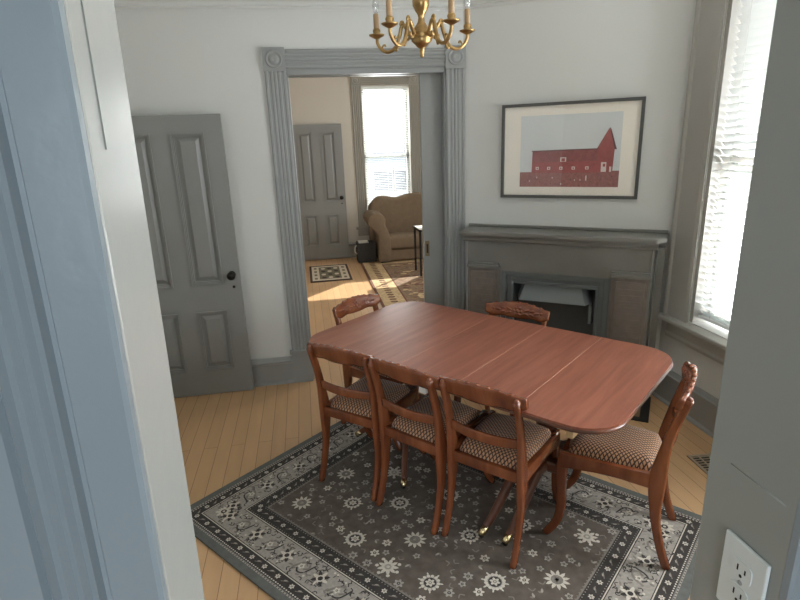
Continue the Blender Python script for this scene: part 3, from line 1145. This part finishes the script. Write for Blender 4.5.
box(rug_bm, -RW / 2, RW / 2, -RD / 2, RD / 2, .0008, RT, EDG)
ring(.038, .046, 1, GRY)
ring(.05, .105, 1, DRK)
ring(.105, .110, 2, IVO)
ring(.110, .114, 2, DRK)
ring(.114, .255, 1, GRY)
ring(.255, .259, 2, DRK)
ring(.259, .264, 2, IVO)
ring(.264, .335, 1, DRK)
ring(.335, .343, 2, MID)
rpoly([(-RW / 2 + .343, -RD / 2 + .343), (RW / 2 - .343, -RD / 2 + .343), (RW / 2 - .343, RD / 2 - .343), (-RW / 2 + .343, RD / 2 - .343)], 1, BAS)


def along(inset, step, fn):
    """calls fn(x, y, angle of the side, index) along the four sides at an inset"""
    a, b = RW / 2 - inset, RD / 2 - inset
    for (p, q) in (((-a, -b), (a, -b)), ((a, -b), (a, b)), ((a, b), (-a, b)), ((-a, b), (-a, -b))):
        L = math.dist(p, q)
        n = max(1, round(L / step))
        ang = math.atan2(q[1] - p[1], q[0] - p[0])
        for k in range(n):
            t = (k + .5) / n
            fn(p[0] + (q[0] - p[0]) * t, p[1] + (q[1] - p[1]) * t, ang, k)


def dash(x, y, a, k):
    petal(x - .005 * math.cos(a), y - .005 * math.sin(a), a, .010, .007, 2, IVO)


along(.042, .016, lambda x, y, a, k: petal(x - .003 * math.cos(a), y - .003 * math.sin(a), a, .006, .008, 2, DRK))
along(.056, .014, dash)


def guard(x, y, a, k):
    if k % 2 == 0:
        flower(x, y, .014, 6, 2, a, IVO, DRK)
    else:
        c, s = math.cos(a), math.sin(a)
        petal(x - .008 * c, y - .008 * s, a + .5, .020, .007, 2, GRY)
        strip([(x - .016 * c + .008 * s, y - .016 * s - .008 * c), (x, y), (x + .016 * c - .008 * s, y + .016 * s + .008 * c)], .0035, 2, MID)
    


along(.082, .046, guard)
along(.300, .046, guard)
along(.272, .016, lambda x, y, a, k: disc(x, y, .0028, 2, GRY, 5))
along(.328, .016, lambda x, y, a, k: disc(x, y, .0028, 2, GRY, 5))
along(.345, .020, lambda x, y, a, k: disc(x, y, .004, 2, MID, 5))


def main_border(x, y, a, k):
    c, s = math.cos(a), math.sin(a)

    def G(px, py):
        return (x + px * c - py * s, y + px * s + py * c)
    if k % 2 == 0:
        disc(x, y, .036, 2, MID, 12)
        for j in range(8):
            t = a + j * PI / 4
            petal(x, y, t, .043, .017, 3, DRK if j % 2 else IVO)
        disc(x, y, .019, 4, IVO, 10)
        disc(x, y, .012, 5, DRK, 8)
    else:
        strip([G(-.04, -.03), G(-.02, .012), G(.01, .03), G(.03, .008), G(.012, -.012)], .010, 2, MID)
        strip([G(.045, .035), G(.028, -.02), G(.0, -.034), G(-.02, -.018)], .008, 2, DRK)
        flower(*G(-.008, -.002), .017, 5, 3, a, IVO, DRK)
    for j in range(20):
        p = G(random.uniform(-.055, .055), random.choice((-1, 1)) * random.uniform(.022, .064))
        t = random.uniform(0, 6.3)
        if j % 3 == 0:
            petal(p[0], p[1], t, .024, .010, 2, MID)
        else:
            strip([p, (p[0] + .013 * math.cos(t), p[1] + .013 * math.sin(t)), (p[0] + .022 * math.cos(t + .8), p[1] + .022 * math.sin(t + .8))], .0045, 3, DRK)
    for j in range(3):
        p = G(random.uniform(-.055, .055), random.choice((-1, 1)) * random.uniform(.02, .06))
        disc(p[0], p[1], .006, 4, IVO, 6)


along(.184, .107, main_border)
# corner rosettes of the main border
for sx in (-1, 1):
    for sy in (-1, 1):
        x, y = sx * (RW / 2 - .184), sy * (RD / 2 - .184)
        flower(x, y, .045, 8, 2, 0, IVO, DRK)

# field: medallions at the places seen, plus their mirror images
RCU, RCV = .045, -.442          # rug centre in table axes
FU, FV = RW / 2 - .355, RD / 2 - .355
seen = [(-.569, -.755, 0), (-.359, -.597, 1), (-.169, -.777, 2), (.056, -.614, 0), (.065, -.814, 3), (.261, -.774, 1), (.47, -.607, 2),
        (.667, -.443, 0), (.669, -.125, 3), (.243, -.44, 1), (-.167, -.453, 2), (-.566, -.44, 0), (.40, -.23, 1), (0.0, -.25, 2), (-.36, -.27, 3),
        (-.55, -.12, 1), (.22, -.08, 0), (-.15, -.06, 1)]
used = []
for (u, v, k) in seen:
    x, y = u - RCU, v - RCV
    used.append((x, y, .062))
    if k in (0,):
        flower(x, y, .055, 11, 3, .2, IVO, DRK)
        disc(x, y, .026, 5, MID, 10)
    elif k == 1:
        wreath(x, y, .043, 2, 13)
    elif k == 2:
        wreath(x, y, .045, 2, 16, IVO)
    else:
        flower(x, y, .048, 9, 3, .5, IVO, GRY)
        for j in range(7):
            disc(x + .05 * math.cos(j * .9), y + .05 * math.sin(j * .9), .009, 4, IVO, 6)
n = 0
tries = 0
while n < 260 and tries < 9000:
    tries += 1
    x, y = random.uniform(-FU, FU), random.uniform(-FV, FV)
    r = random.choice((.010, .014, .018, .024))
    if any((x - a) ** 2 + (y - b) ** 2 < (r + c) ** 2 for a, b, c in used):
        continue
    used.append((x, y, r + .004))
    n += 1
    t = random.uniform(0, 6.3)
    if r > .02:
        flower(x, y, r, 6, 2, t, GRY if n % 2 else IVO, DRK)
    elif r > .016:
        flower(x, y, r, 5, 2, t, GRY, DRK)
    elif r > .012:
        petal(x, y, t, .026, .011, 2, GRY)
        petal(x, y, t + 1.1, .020, .010, 2, MID)
    else:
        strip([(x, y), (x + .02 * math.cos(t), y + .02 * math.sin(t)), (x + .03 * math.cos(t + .7), y + .03 * math.sin(t + .7))], .005, 2, MID)
rug = obj('patterned_rug', rug_bm, [MT[k] for k in RM])
rug.location = TW(RCU, RCV)
rug.rotation_euler = (0, 0, PH)
tag(rug, 'charcoal floral bordered rug under the dining table', 'rug')

# ------------------------------------------------------------------ dining table
ZT = .75
tb = thing('dining_table', 'long red mahogany dining table with rounded corners and pedestal legs', 'table', TW(0, 0, 0), PH)
HU, HV, CR = .842, .478, .17
TT = .024


def rounded_outline(u0, u1, rl, rr):
    pts = []
    def arc(cx, cy, r, a0, a1, n=10):
        for k in range(n + 1):
            a = a0 + (a1 - a0) * k / n
            pts.append((cx + r * math.cos(a), cy + r * math.sin(a)))
    if rr:
        arc(u1 - rr, HV - rr, rr, PI / 2, 0); arc(u1 - rr, -HV + rr, rr, 0, -PI / 2)
    else:
        pts.extend([(u1, HV), (u1, -HV)])
    if rl:
        arc(u0 + rl, -HV + rl, rl, -PI / 2, -PI); arc(u0 + rl, HV - rl, rl, PI, PI / 2)
    else:
        pts.extend([(u0, -HV), (u0, HV)])
    return pts


cuts = [-HU, -.507, -.183, .156, .467, HU]
for k in range(5):
    g = .0003
    bm = B()
    prism(bm, rounded_outline(cuts[k] + (g if k else 0), cuts[k + 1] - (g if k < 4 else 0), CR if k == 0 else 0, CR if k == 4 else 0), ZT - TT, ZT, 'z')
    bm.normal_update()
    seam = [e_ for e_ in bm.edges if all(abs(v.co.z - ZT) < 1e-5 for v in e_.verts) and abs(e_.verts[0].co.x - e_.verts[1].co.x) < 1e-6 and abs(e_.verts[0].co.y - e_.verts[1].co.y) > .5 and abs(e_.verts[0].co.x) < .6]
    bmesh.ops.bevel(bm, geom=seam, offset=.0012, segments=1, affect='EDGES', material=1)
    obj('table_leaf', bm, [MT['tabletop'], MT['worn_lit']], tb)
# reeded rim following the outline just under the top
bm = B()
outl = rounded_outline(-HU, HU, CR, CR)
path = [(u * .997, v * .995, ZT - .017) for u, v in outl]
path.append(path[0])
tube(bm, path, .0085, 8)
obj('reeded_edge', bm, MT['table_edge'], tb)
bm = B()
for v in (-.33, .33):
    box(bm, -.70, .70, v - .011, v + .011, ZT - TT - .075, ZT - TT)
for u in (-.62, -.2, .2, .62):
    box(bm, u - .011, u + .011, -.319, .319, ZT - TT - .06, ZT - TT)
obj('apron', bm, MT['table_edge'], tb)
for v in (-.405, -.365, .375):
    bm = B(); box(bm, .20, .66, v - .009, v + .009, ZT - TT - .03, ZT - TT - .0005)
    obj('extension_slide', bm, MT['pale_wood'], tb)['label'] = 'pale wooden slide under the top'
bm = B(); box(bm, .668, .695, -.44, -.37, ZT - TT - .05, ZT - TT - .0005)
obj('support_block', bm, MT['pale_wood'], tb)['label'] = 'pale wooden block under the top'
bm = B(); box(bm, -.062, -.022, -.404, -.385, .640, ZT - TT - .0005)
obj('paper_tag', bm, MT['paper'], tb)['label'] = 'small white tag under the table edge'
for s, cu in ((-1, -.43), (1, .40)):
    bm = B(); box(bm, cu - .16, cu + .16, -.16, .16, ZT - TT - .04, ZT - TT - .001); bevel_all(bm, .006, 2)
    ped = obj('pedestal_block', bm, MT['table_edge'], tb)
    bm = B()
    lathe(bm, [(.05, .31), (.062, .33), (.05, .35), (.032, .37), (.045, .42), (.058, .47), (.046, .53), (.030, .58), (.040, .62), (.052, .64), (.05, .69)], cu, 0, 20)
    obj('turned_column', bm, MT['table_edge'], tb)
    bm = B(); box(bm, cu - .11, cu + .11, -.11, .11, .26, .315); bevel_all(bm, .01, 2)
    obj('pedestal_plinth', bm, MT['table_edge'], tb)
    if s > 0:
        toes = [(.288, -.427), (.40, -.407), (.30, .30), (.46, .30)]
        roots = [(.345, -.09), (.44, -.09), (.35, .09), (.45, .09)]
    else:
        toes = [(-.79, -.123), (-.22, -.36), (-.79, .16), (-.30, .30)]
        roots = [(-.52, -.05), (-.40, -.09), (-.52, .06), (-.40, .09)]
    for (a, b), (c, d) in zip(toes, roots):
        dv = Vector((a - c, b - d, 0))
        side = Vector((-dv.y, dv.x, 0)).normalized()
        pth = catmull([(c, d, .285), (c + dv.x * .22, d + dv.y * .22, .27), (c + dv.x * .5, d + dv.y * .5, .17), (c + dv.x * .75, d + dv.y * .75, .085), (c + dv.x * .9, d + dv.y * .9, .052)], 5)
        m_ = len(pth)
        bm = B(); bar(bm, pth, [.040 - .014 * i / m_ for i in range(m_)], [.058 - .03 * i / m_ for i in range(m_)], side)
        lg = obj('leg', bm, MT['table_edge'], tb)
        bm = B()
        tp = [(c + dv.x * t, d + dv.y * t, z) for t, z in ((.87, .056), (.94, .040), (1.0, .031))]
        tube(bm, tp, [.0175, .0185, .0135], 10)
        obj('brass_toe_cap', bm, MT['bright_brass'], lg)['label'] = 'shiny brass toe cap'
        bm = B(); lathe(bm, [(.012, -.008), (.014, 0), (.012, .008)], seg=12, axis='y', origin=(c + dv.x * .97, d + dv.y * .97, .0265))
        obj('caster', bm, MT['dark_metal'], lg)


# ------------------------------------------------------------------ chairs
def crest_mesh():
    bm = B()
    NX, NZ = 48, 8
    W2 = .199

    def top(x):
        t = x / W2
        s = .790 + .021 * max(0, math.cos(t * PI / 2)) ** 1.3
        s += .0040 * abs(math.sin(t * PI * 3.5)) * (1 if abs(t) < .86 else .3)
        return s

    def bot(x):
        t = abs(x / W2)
        return .722 + (.022 * max(0, (t - .72) / .28) ** 1.5) + .007 * math.exp(-((t - .45) / .18) ** 2)

    def yc(x, z):
        return -.238 - .026 * (1 - (x / W2) ** 2) - (z - .765) * .25
    rows_f, rows_b = [], []
    for j in range(NZ + 1):
        rf, rb = [], []
        for i in range(NX + 1):
            x = -W2 + 2 * W2 * i / NX
            z = bot(x) + (top(x) - bot(x)) * j / NZ
            edge = min(j, NZ - j) / NZ
            th_ = .0075 + .005 * min(1, edge * 5)
            rel = .0012 * math.sin(x * 95) * math.sin((z - .74) * 70) if 0 < j < NZ else 0
            rf.append(bm.verts.new((x, yc(x, z) + th_ + rel, z)))
            rb.append(bm.verts.new((x, yc(x, z) - th_, z)))
        rows_f.append(rf)
        rows_b.append(rb)
    fs = []
    for j in range(NZ):
        for i in range(NX):
            fs.append(bm.faces.new((rows_f[j][i], rows_f[j][i + 1], rows_f[j + 1][i + 1], rows_f[j + 1][i])))
            fs.append(bm.faces.new((rows_b[j][i + 1], rows_b[j][i], rows_b[j + 1][i], rows_b[j + 1][i + 1])))
    for i in range(NX):
        fs.append(bm.faces.new((rows_f[NZ][i], rows_f[NZ][i + 1], rows_b[NZ][i + 1], rows_b[NZ][i])))
        fs.append(bm.faces.new((rows_b[0][i], rows_b[0][i + 1], rows_f[0][i + 1], rows_f[0][i])))
    for j in range(NZ):
        fs.append(bm.faces.new((rows_b[j][0], rows_f[j][0], rows_f[j + 1][0], rows_b[j + 1][0])))
        fs.append(bm.faces.new((rows_f[j][NX], rows_b[j][NX], rows_b[j + 1][NX], rows_f[j + 1][NX])))
    for f in fs:
        f.smooth = True
    bmesh.ops.recalc_face_normals(bm, faces=fs)
    # scroll ends
    return bm, yc


def carving_mesh(yc):
    bm = B()

    def put(x, z, rx, rz, ang, ry=.006):
        y = yc(x, z) + .0105
        ellipsoid(bm, (x, y, z), (rx, ry, rz), 0, ang, 10, 6)
    put(0, .764, .014, .014, 0, .011)
    for k in range(6):
        a = k * PI / 3
        put(.022 * math.cos(a), .764 + .020 * math.sin(a), .012, .009, -a, .008)
    for s in (-1, 1):
        for (x, z, l, w_, a) in ((.055, .772, .024, .009, .35), (.058, .750, .024, .009, -.35), (.090, .774, .022, .008, .2), (.092, .752, .022, .008, -.25), (.125, .766, .022, .010, .1), (.150, .768, .012, .008, .4)):
            put(s * x, z, l, w_, -s * a, .006)
    # bead row along the top edge
    for k in range(-3, 4):
        x = k * .046
        z = .790 + .021 * max(0, math.cos(x / .192 * PI / 2)) ** 1.3 + .003
        y = yc(x, z)
        ellipsoid(bm, (x, y, z), (.012, .0098, .0055), 0, 0, 10, 6)
    return bm


CH_SRC = {}


def make_chair(label):
    t = thing('dining_chair', label, 'chair', (0, 0, 0), 0, 'carved back dining chairs')
    # rear legs run on up as back posts
    for s in (-1, 1):
        pth = catmull([(s * .172, -.262, 0), (s * .171, -.228, .10), (s * .170, -.200, .23), (s * .168, -.192, .38), (s * .168, -.199, .48), (s * .168, -.217, .60), (s * .168, -.240, .69), (s * .168, -.268, .780)], 5)
        n_ = len(pth)
        dep = [.035 + .030 * math.exp(-((p.z - .40) / .13) ** 2) for p in pth]
        wid = [.0255 + .003 * math.exp(-((p.z - .41) / .2) ** 2) for p in pth]
        bm = B(); bar(bm, pth, wid, dep)
        # rounded ear at the top of the post
        ellipsoid(bm, (s * .168, -.268, .780), (.0122, .0145, .013), 0, 0, 12, 8)
        for v in bm.verts:
            v.co.z = max(v.co.z, 0)
        obj('back_leg', bm, MT['chair'], t)
    for s in (-1, 1):
        pth = catmull([(s * .166, .172, .432), (s * .168, .186, .36), (s * .172, .186, .27), (s * .176, .180, .17), (s * .181, .196, .08), (s * .186, .242, 0)], 5)
        n_ = len(pth)
        bm = B(); bar(bm, pth, [.031 - .006 * i / n_ for i in range(n_)], [.058 - .026 * (i / n_) ** .8 for i in range(n_)])
        for v in bm.verts:
            v.co.z = max(v.co.z, 0)
        obj('front_leg', bm, MT['chair'], t)
    # seat frame
    bm = B()
    prism(bm, [(-.160, -.212), (.160, -.212), (.160, -.188), (-.160, -.188)], .375, .425, 'z')
    prism(bm, [(-.170, .170), (.170, .170), (.170, .194), (-.170, .194)], .375, .43, 'z')
    for s in (-1, 1):
        sec = [(s * .178, -.19), (s * .184, 0), (s * .186, .19), (s * .160, .19), (s * .158, 0), (s * .152, -.19)]
        vs = prism(bm, sec, .372, .43, 'z')
        for v in vs[:6]:
            v.co.z = .384 if abs(v.co.y) < .05 else .360
    bevel_all(bm, .004, 2)
    obj('seat_frame', bm, MT['chair'], t, 40)
    # upholstered drop-in seat
    bm = B()
    NX, NY = 20, 20
    rows = []
    for j in range(NY + 1):
        row = []
        for i in range(NX + 1):
            a, b = -1 + 2 * i / NX, -1 + 2 * j / NY
            # squircle mapping keeps the outline rounded
            k = 1 - .10 * (a * a) * (b * b)
            hw_ = .156 + .014 * (b + 1) / 2
            x, y = a * hw_ * k, -.004 + b * .190 * k
            e_ = max(abs(a), abs(b))
            z = .432 + .046 * (1 - e_ ** 7) * (1 - .25 * (a * a + b * b) / 2) if e_ < 1 else .424
            row.append(bm.verts.new((x, y, z)))
        rows.append(row)
    for j in range(NY):
        for i in range(NX):
            f = bm.faces.new((rows[j][i], rows[j][i + 1], rows[j + 1][i + 1], rows[j + 1][i]))
            f.smooth = True
    # close the underside
    edge = [rows[0][i] for i in range(NX)] + [rows[j][NX] for j in range(NY)] + [rows[NY][i] for i in range(NX, 0, -1)] + [rows[j][0] for j in range(NY, 0, -1)]
    low = [bm.verts.new((v.co.x, v.co.y, .405)) for v in edge]
    for i in range(len(edge)):
        j = (i + 1) % len(edge)
        f = bm.faces.new((edge[j], edge[i], low[i], low[j])); f.smooth = True
    bm.faces.new(low)
    bmesh.ops.recalc_face_normals(bm, faces=bm.faces)
    obj('seat_cushion', bm, MT['fabric'], t)['label'] = 'beige and brown diamond pattern seat cushion'
    bm, yc = crest_mesh()
    cr = obj('crest_rail', bm, MT['chair'], t)
    obj('rose_carving', carving_mesh(yc), MT['chair'], cr)
    # curved cross rail
    P = []
    for k in range(13):
        x = -.162 + .324 * k / 12
        P.append((x, -.214 - .022 * (1 - (x / .162) ** 2), .565 - .006 * (1 - (x / .162) ** 2)))
    bm = B(); bar(bm, P, [.016] * 13, [.040 + .006 * math.cos((k / 12 - .5) * PI) for k in range(13)], Vector((0, 1, 0)))
    obj('cross_rail', bm, MT['chair'], t)
    return t


def copy_thing(src, label):
    r = src.copy(); COL.objects.link(r)
    r['label'] = label
    for ch in list(src.children):
        c = ch.copy(); COL.objects.link(c); c.parent = r
        for g in list(ch.children):
            d = g.copy(); COL.objects.link(d); d.parent = c
    return r


# (u, v of origin in table axes, facing angle from +v, base height, label)
CHAIRS = [
    (-.492, -.283, 8, RT + .002, 'dining chair with its back to us, leftmost in the near row'),
    (-.068, -.268, 0, RT + .002, 'dining chair with its back to us, middle of the three in the near row'),
    (.308, -.240, 3, RT + .002, 'dining chair with its back to us, right end of the near row of three'),
    (.713, .012, 100, RT + .002, 'dining chair seen from the side at the right table end by the window'),
    (-.712, .113, -91, RT + .002, 'carved dining chair at the far left table end, facing us before the doorway'),
    (-.055, .325, 186, .0065, 'dining chair on the far side of the table, in front of the fireplace'),
]
proto = make_chair(CHAIRS[0][4])
for i, (u, v, a, z, lab) in enumerate(CHAIRS):
    o = proto if i == 0 else copy_thing(proto, lab)
    o.location = TW(u, v, z)
    o.rotation_euler = (math.radians(1.4) if i == 5 else 0, 0, PH + math.radians(a))

# ------------------------------------------------------------------ chandelier
cx, cy = .5605, 2.539
ch = thing('chandelier', 'brass five arm candle chandelier hanging above the table', 'chandelier', (cx, cy, 0), 0)
bm = B()
lathe(bm, [(.003, 2.118), (.009, 2.124), (.008, 2.134), (.011, 2.142), (.010, 2.155), (.022, 2.163), (.030, 2.172), (.046, 2.186), (.044, 2.190), (.053, 2.198), (.053, 2.205), (.048, 2.207), (.053, 2.210), (.053, 2.217), (.044, 2.220),
           (.040, 2.228), (.026, 2.246), (.016, 2.262), (.013, 2.278), (.016, 2.290), (.026, 2.305), (.036, 2.325), (.037, 2.345), (.028, 2.362), (.016, 2.375),
           (.020, 2.385), (.012, 2.40), (.010, 2.46), (.018, 2.48), (.010, 2.50), (.006, 2.51)], 0, 0, 24)
obj('column', bm, MT['brass'], ch)
bm = B()
tube(bm, [(0, 0, 2.50), (0, 0, 2.90)], .005, 8)
lathe(bm, [(.055, CZ), (.055, 2.93), (.03, 2.905), (.012, 2.89)], 0, 0, 20)
obj('chain_and_canopy', bm, MT['brass'], ch)
az = math.radians(12.45)
away = Vector((math.sin(az), math.cos(az), 0)); right_ = Vector((math.cos(az), -math.sin(az), 0))
for k in range(5):
    a = 2 * PI * k / 5 + .02
    dr = away * math.cos(a) + right_ * math.sin(a)

    def A(r, z):
        return (dr.x * r, dr.y * r, z)
    bm = B()
    pth = catmull([A(.044, 2.208), A(.060, 2.222), A(.072, 2.246), A(.084, 2.258), A(.094, 2.248), A(.102, 2.220), A(.118, 2.180), A(.142, 2.158), A(.170, 2.156), A(.196, 2.172), A(.211, 2.196), A(.212, 2.216)], 5)
    nn = len(pth)
    tube(bm, pth, [.0095 - .0025 * i / nn for i in range(nn)], 10)
    tube(bm, catmull([A(.092, 2.250), A(.098, 2.262), A(.092, 2.272), A(.084, 2.268), A(.083, 2.258)], 4), .0055, 8)
    tube(bm, catmull([A(.128, 2.168), A(.120, 2.158), A(.114, 2.170), A(.108, 2.178)], 4), .006, 8)
    tube(bm, catmull([A(.190, 2.168), A(.184, 2.182), A(.176, 2.186), A(.172, 2.178)], 4), .0045, 8)
    tube(bm, catmull([A(.055, 2.206), A(.066, 2.196), A(.078, 2.204), A(.076, 2.214)], 4), .006, 8)
    ar = obj('arm', bm, MT['brass'], ch)
    px, py = dr.x * .213, dr.y * .213
    bm = B()
    lathe(bm, [(.006, 2.212), (.014, 2.216), (.033, 2.226), (.036, 2.231), (.024, 2.230), (.015, 2.236), (.018, 2.246), (.015, 2.254), (.013, 2.256)], px, py, 18)
    obj('candle_cup', bm, MT['brass'], ar)
    bm = B(); lathe(bm, [(.0125, 2.252), (.0125, 2.313), (.009, 2.316)], px, py, 14)
    obj('candle_sleeve', bm, MT['candle'], ar)['label'] = 'tan candle sleeve'
    bm = B(); lathe(bm, [(.008, 2.317), (.012, 2.330), (.0155, 2.347), (.013, 2.367), (.006, 2.387), (.001, 2.400)], px, py, 14)
    obj('bulb', bm, MT['bulb'], ar)['label'] = 'clear flame shaped bulb'

# ------------------------------------------------------------------ parlor furnishings
# large rug
bm = B()
gx0, gx1, gy0, gy1 = .742, 2.75, 4.9, 8.06


def flatq(x0, x1, y0, y1, z, mi):
    vs = [bm.verts.new(p) for p in ((x0, y0, z), (x1, y0, z), (x1, y1, z), (x0, y1, z))]
    bm.faces.new(vs).material_index = mi


def fdisc(x, y, r, z, mi, n=8, sq=1.0):
    f = bm.faces.new([bm.verts.new((x + r * math.cos(2 * PI * k / n), y + r * sq * math.sin(2 * PI * k / n), z)) for k in range(n)])
    f.material_index = mi


box(bm, gx0, gx1, gy0, gy1, .001, .010, 2)
flatq(gx0 + .03, gx1 - .03, gy0 + .03, gy1 - .03, .0103, 1)
flatq(gx0 + .29, gx1 - .29, gy0 + .29, gy1 - .29, .0106, 2)
flatq(gx0 + .31, gx1 - .31, gy0 + .31, gy1 - .31, .0109, 0)
random.seed(3)
for k in range(30):
    y = gy0 + .12 + k * .1
    if y < gy1 - .1:
        fdisc(gx0 + .16, y, .045, .0107, 2, 8, .8)
        fdisc(gx0 + .16, y, .022, .0110, 0, 6)
for k in range(240):
    x, y = random.uniform(gx0 + .36, gx1 - .36), random.uniform(gy0 + .36, gy1 - .36)
    fdisc(x, y, random.uniform(.02, .05), .0112 + .00003 * k / 24, random.choice((1, 2, 2)), 7, .7)
o = obj('patterned_rug', bm, [MT['b_field'], MT['b_border'], MT['b_red']])
tag(o, 'brown and beige patterned rug in the next room under the sofa', 'rug')

# small mat by the far door
bm = B()
a0, a1, b0, b1 = -.02, .535, 7.02, 7.98
box(bm, a0, a1, b0, b1, .001, .008, 0)
flatq(a0 + .03, a1 - .03, b0 + .05, b1 - .05, .0083, 1)
flatq(a0 + .13, a1 - .13, b0 + .12, b1 - .12, .0086, 2)
for i in range(2):
    for j in range(4):
        x = a0 + (.05 if i == 0 else .445); y = b0 + .12 + j * .2
        flatq(x + .012, x + .05, y, y + .1, .0088, 2)
for i in range(3):
    for j in range(4):
        fdisc(a0 + .19 + i * .09, b0 + .2 + j * .18, .035, .0089, 1 if (i + j) % 2 else 0, 6, 1.6)
o = obj('door_mat', bm, [MT['m_dark'], MT['m_cream'], MT['m_olive']])
tag(o, 'small dark and cream patterned mat by the far door', 'mat')

# sofa
sf = thing('sofa', 'taupe camel back sofa with rolled arms before the far window', 'sofa', (.86, 7.82, 0), 0)
SW = 1.72
bm = B(); box(bm, .16, SW - .16, .05, .60, .03, .20); bevel_all(bm, .02, 3)
obj('skirt_base', bm, MT['sofa'], sf)
bm = B(); box(bm, .20, SW - .2, .0, .50, .20, .40); bevel_all(bm, .05, 5)
obj('seat_cushion', bm, MT['sofa'], sf, 60)
# camel back: outline with two humps, thick and rounded
bm = B()
outl = [(.08, .12)]
N = 30
for k in range(N + 1):
    x = .08 + (SW - .16) * k / N
    t = k / N
    z = .80 + .155 * math.sin(min(1, t / .12) * PI / 2) * math.sin(min(1, (1 - t) / .12) * PI / 2) - .035 * math.exp(-((t - .27) / .07) ** 2) - .035 * math.exp(-((t - .73) / .07) ** 2) + .02 * math.exp(-((t - .5) / .12) ** 2)
    outl.append((x, z))
outl.append((SW - .08, .12))
prism(bm, outl, .42, .60, 'y'); bevel_all(bm, .055, 5, 60)
obj('camel_back', bm, MT['sofa'], sf, 60)
for s in (0, 1):
    bm = B()
    x0 = .02 if s == 0 else SW - .24
    x1 = x0 + .22
    pts = []
    for k in range(17):
        a = -.15 * PI + 1.3 * PI * k / 16
        pts.append((x0 + .115 + .135 * math.cos(a) * (1.0), .64 + .12 * math.sin(a)))
    if s == 0:
        out = [(.340, .03), (.330, .42)] + [(p[0] + .0, p[1]) for p in pts] + [(.155, .44), (.150, .03)]
    else:
        out = [(SW - .150, .03), (SW - .155, .44)] + pts + [(SW - .330, .42), (SW - .340, .03)]
    prism(bm, out, -.02, .55, 'y'); bevel_all(bm, .022, 3, 40)
    obj('rolled_arm', bm, MT['sofa'], sf, 50)
for x in (.20, SW - .20):
    for y in (.06, .54):
        bm = B(); lathe(bm, [(.022, .0125), (.028, .036)], x, y, 12)
        obj('foot', bm, MT['slot'], sf)

# wicker basket with magazines
bk = thing('wicker_basket', 'dark basket on the floor to the left of the sofa', 'basket', (.715, 7.96, 0.012), 0)
bm = B()
BW, BD_, BH = .262, .25, .29
box(bm, .01, BW - .01, .01, BD_ - .01, 0, .015)
for q in ((0, BW, 0, .013), (0, BW, BD_ - .013, BD_), (0, .013, .013, BD_ - .013), (BW - .013, BW, .013, BD_ - .013)):
    box(bm, q[0], q[1], q[2], q[3], 0, BH)
for k in range(7):
    z = .012 + k * .040
    for q in ((-.006, BW + .006, -.006, .001), (-.006, BW + .006, BD_ - .001, BD_ + .006), (-.006, .001, .001, BD_ - .001), (BW - .001, BW + .006, .001, BD_ - .001)):
        box(bm, q[0], q[1], q[2], q[3], z, z + .018)
obj('basket_body', bm, MT['basket'], bk)
bm = B(); tube(bm, catmull([(-.004, .10, .25), (-.032, .10, .22), (-.034, .10, .15), (-.004, .10, .12)], 5), .009, 8)
obj('handle', bm, MT['paper'], bk)
bm = B(); box(bm, .0, .15, 0, .21, 0, .012); bevel_all(bm, .003, 1)
o = obj('magazine', bm, MT['paper']); o.location = (.735, 7.975, .012 + .29 + .0015)
tag(o, 'white magazine lying on the dark basket left of the sofa', 'magazine')

# little side table seen at the pocket door edge
st = thing('side_table', 'dark slim side table half hidden behind the pocket door', 'table', (1.425, 6.86, .0125), 0)
for (x, y) in ((.015, .015), (.365, .015), (.015, .365), (.365, .365)):
    bm = B(); prism(bm, [(x - .012, y - .012), (x + .012, y - .012), (x + .012, y + .012), (x - .012, y + .012)], 0, .60, 'z')
    obj('leg', bm, MT['slot'], st)
bm = B(); box(bm, -.01, .39, -.01, .39, .60, .625); bevel_all(bm, .005, 2)
obj('table_top', bm, MT['slot'], st)
bm = B(); box(bm, 0, .36, 0, .30, 0, .004)
prism(bm, [(0, .004), (.12, .004), (.12, -.06), (.06, -.02)], -.0125, -.0105, 'y')
box(bm, 0, .36, -.0125, 0, .0, .004)
o = obj('cloth_runner', bm, MT['paper']); o.location = (1.425, 6.856, .639)
tag(o, 'white cloth draped over the slim side table behind the pocket door', 'cloth')

# ------------------------------------------------------------------ outdoors
bm = B(); box(bm, -25, 40, FY + 1.0, 45, -.9, -.6); box(bm, R + .9, 40, -25, FY + 1.0, -.9, -.6)
struct(obj('ground_snow', bm, MT['snow']), 'snow covered ground outside the windows', 'snow')
hs = thing('neighbor_house', 'pale neighbouring house seen through the far window', 'house', (0.6, 16, -.6), 0)
bm = B(); box(bm, 0, 6.5, 0, 5, 0, 1.95)
obj('wall', bm, MT['siding'], hs)
bm = B(); prism(bm, [(-.25, 1.95), (-.25, 2.02), (2.5, 3.1), (5.25, 2.02), (5.25, 1.95)], -.2, 6.7, 'x')
obj('roof', bm, MT['roofing'], hs)
for x0, x1 in ((1.42, 1.96), (2.04, 2.40)):
    bm = B()
    for q in ((x0 - .06, x1 + .06, .86, .92), (x0 - .06, x1 + .06, 1.48, 1.56), (x0 - .06, x0, .92, 1.48), (x1, x1 + .06, .92, 1.48)):
        box(bm, q[0], q[1], -.05, 0, q[2], q[3])
    wf = obj('window_frame', bm, MT['paper'], hs)
    bm = B(); box(bm, x0, x1, -.02, -.001, .92, 1.48)
    obj('window_pane', bm, MT['far_pane'], wf)
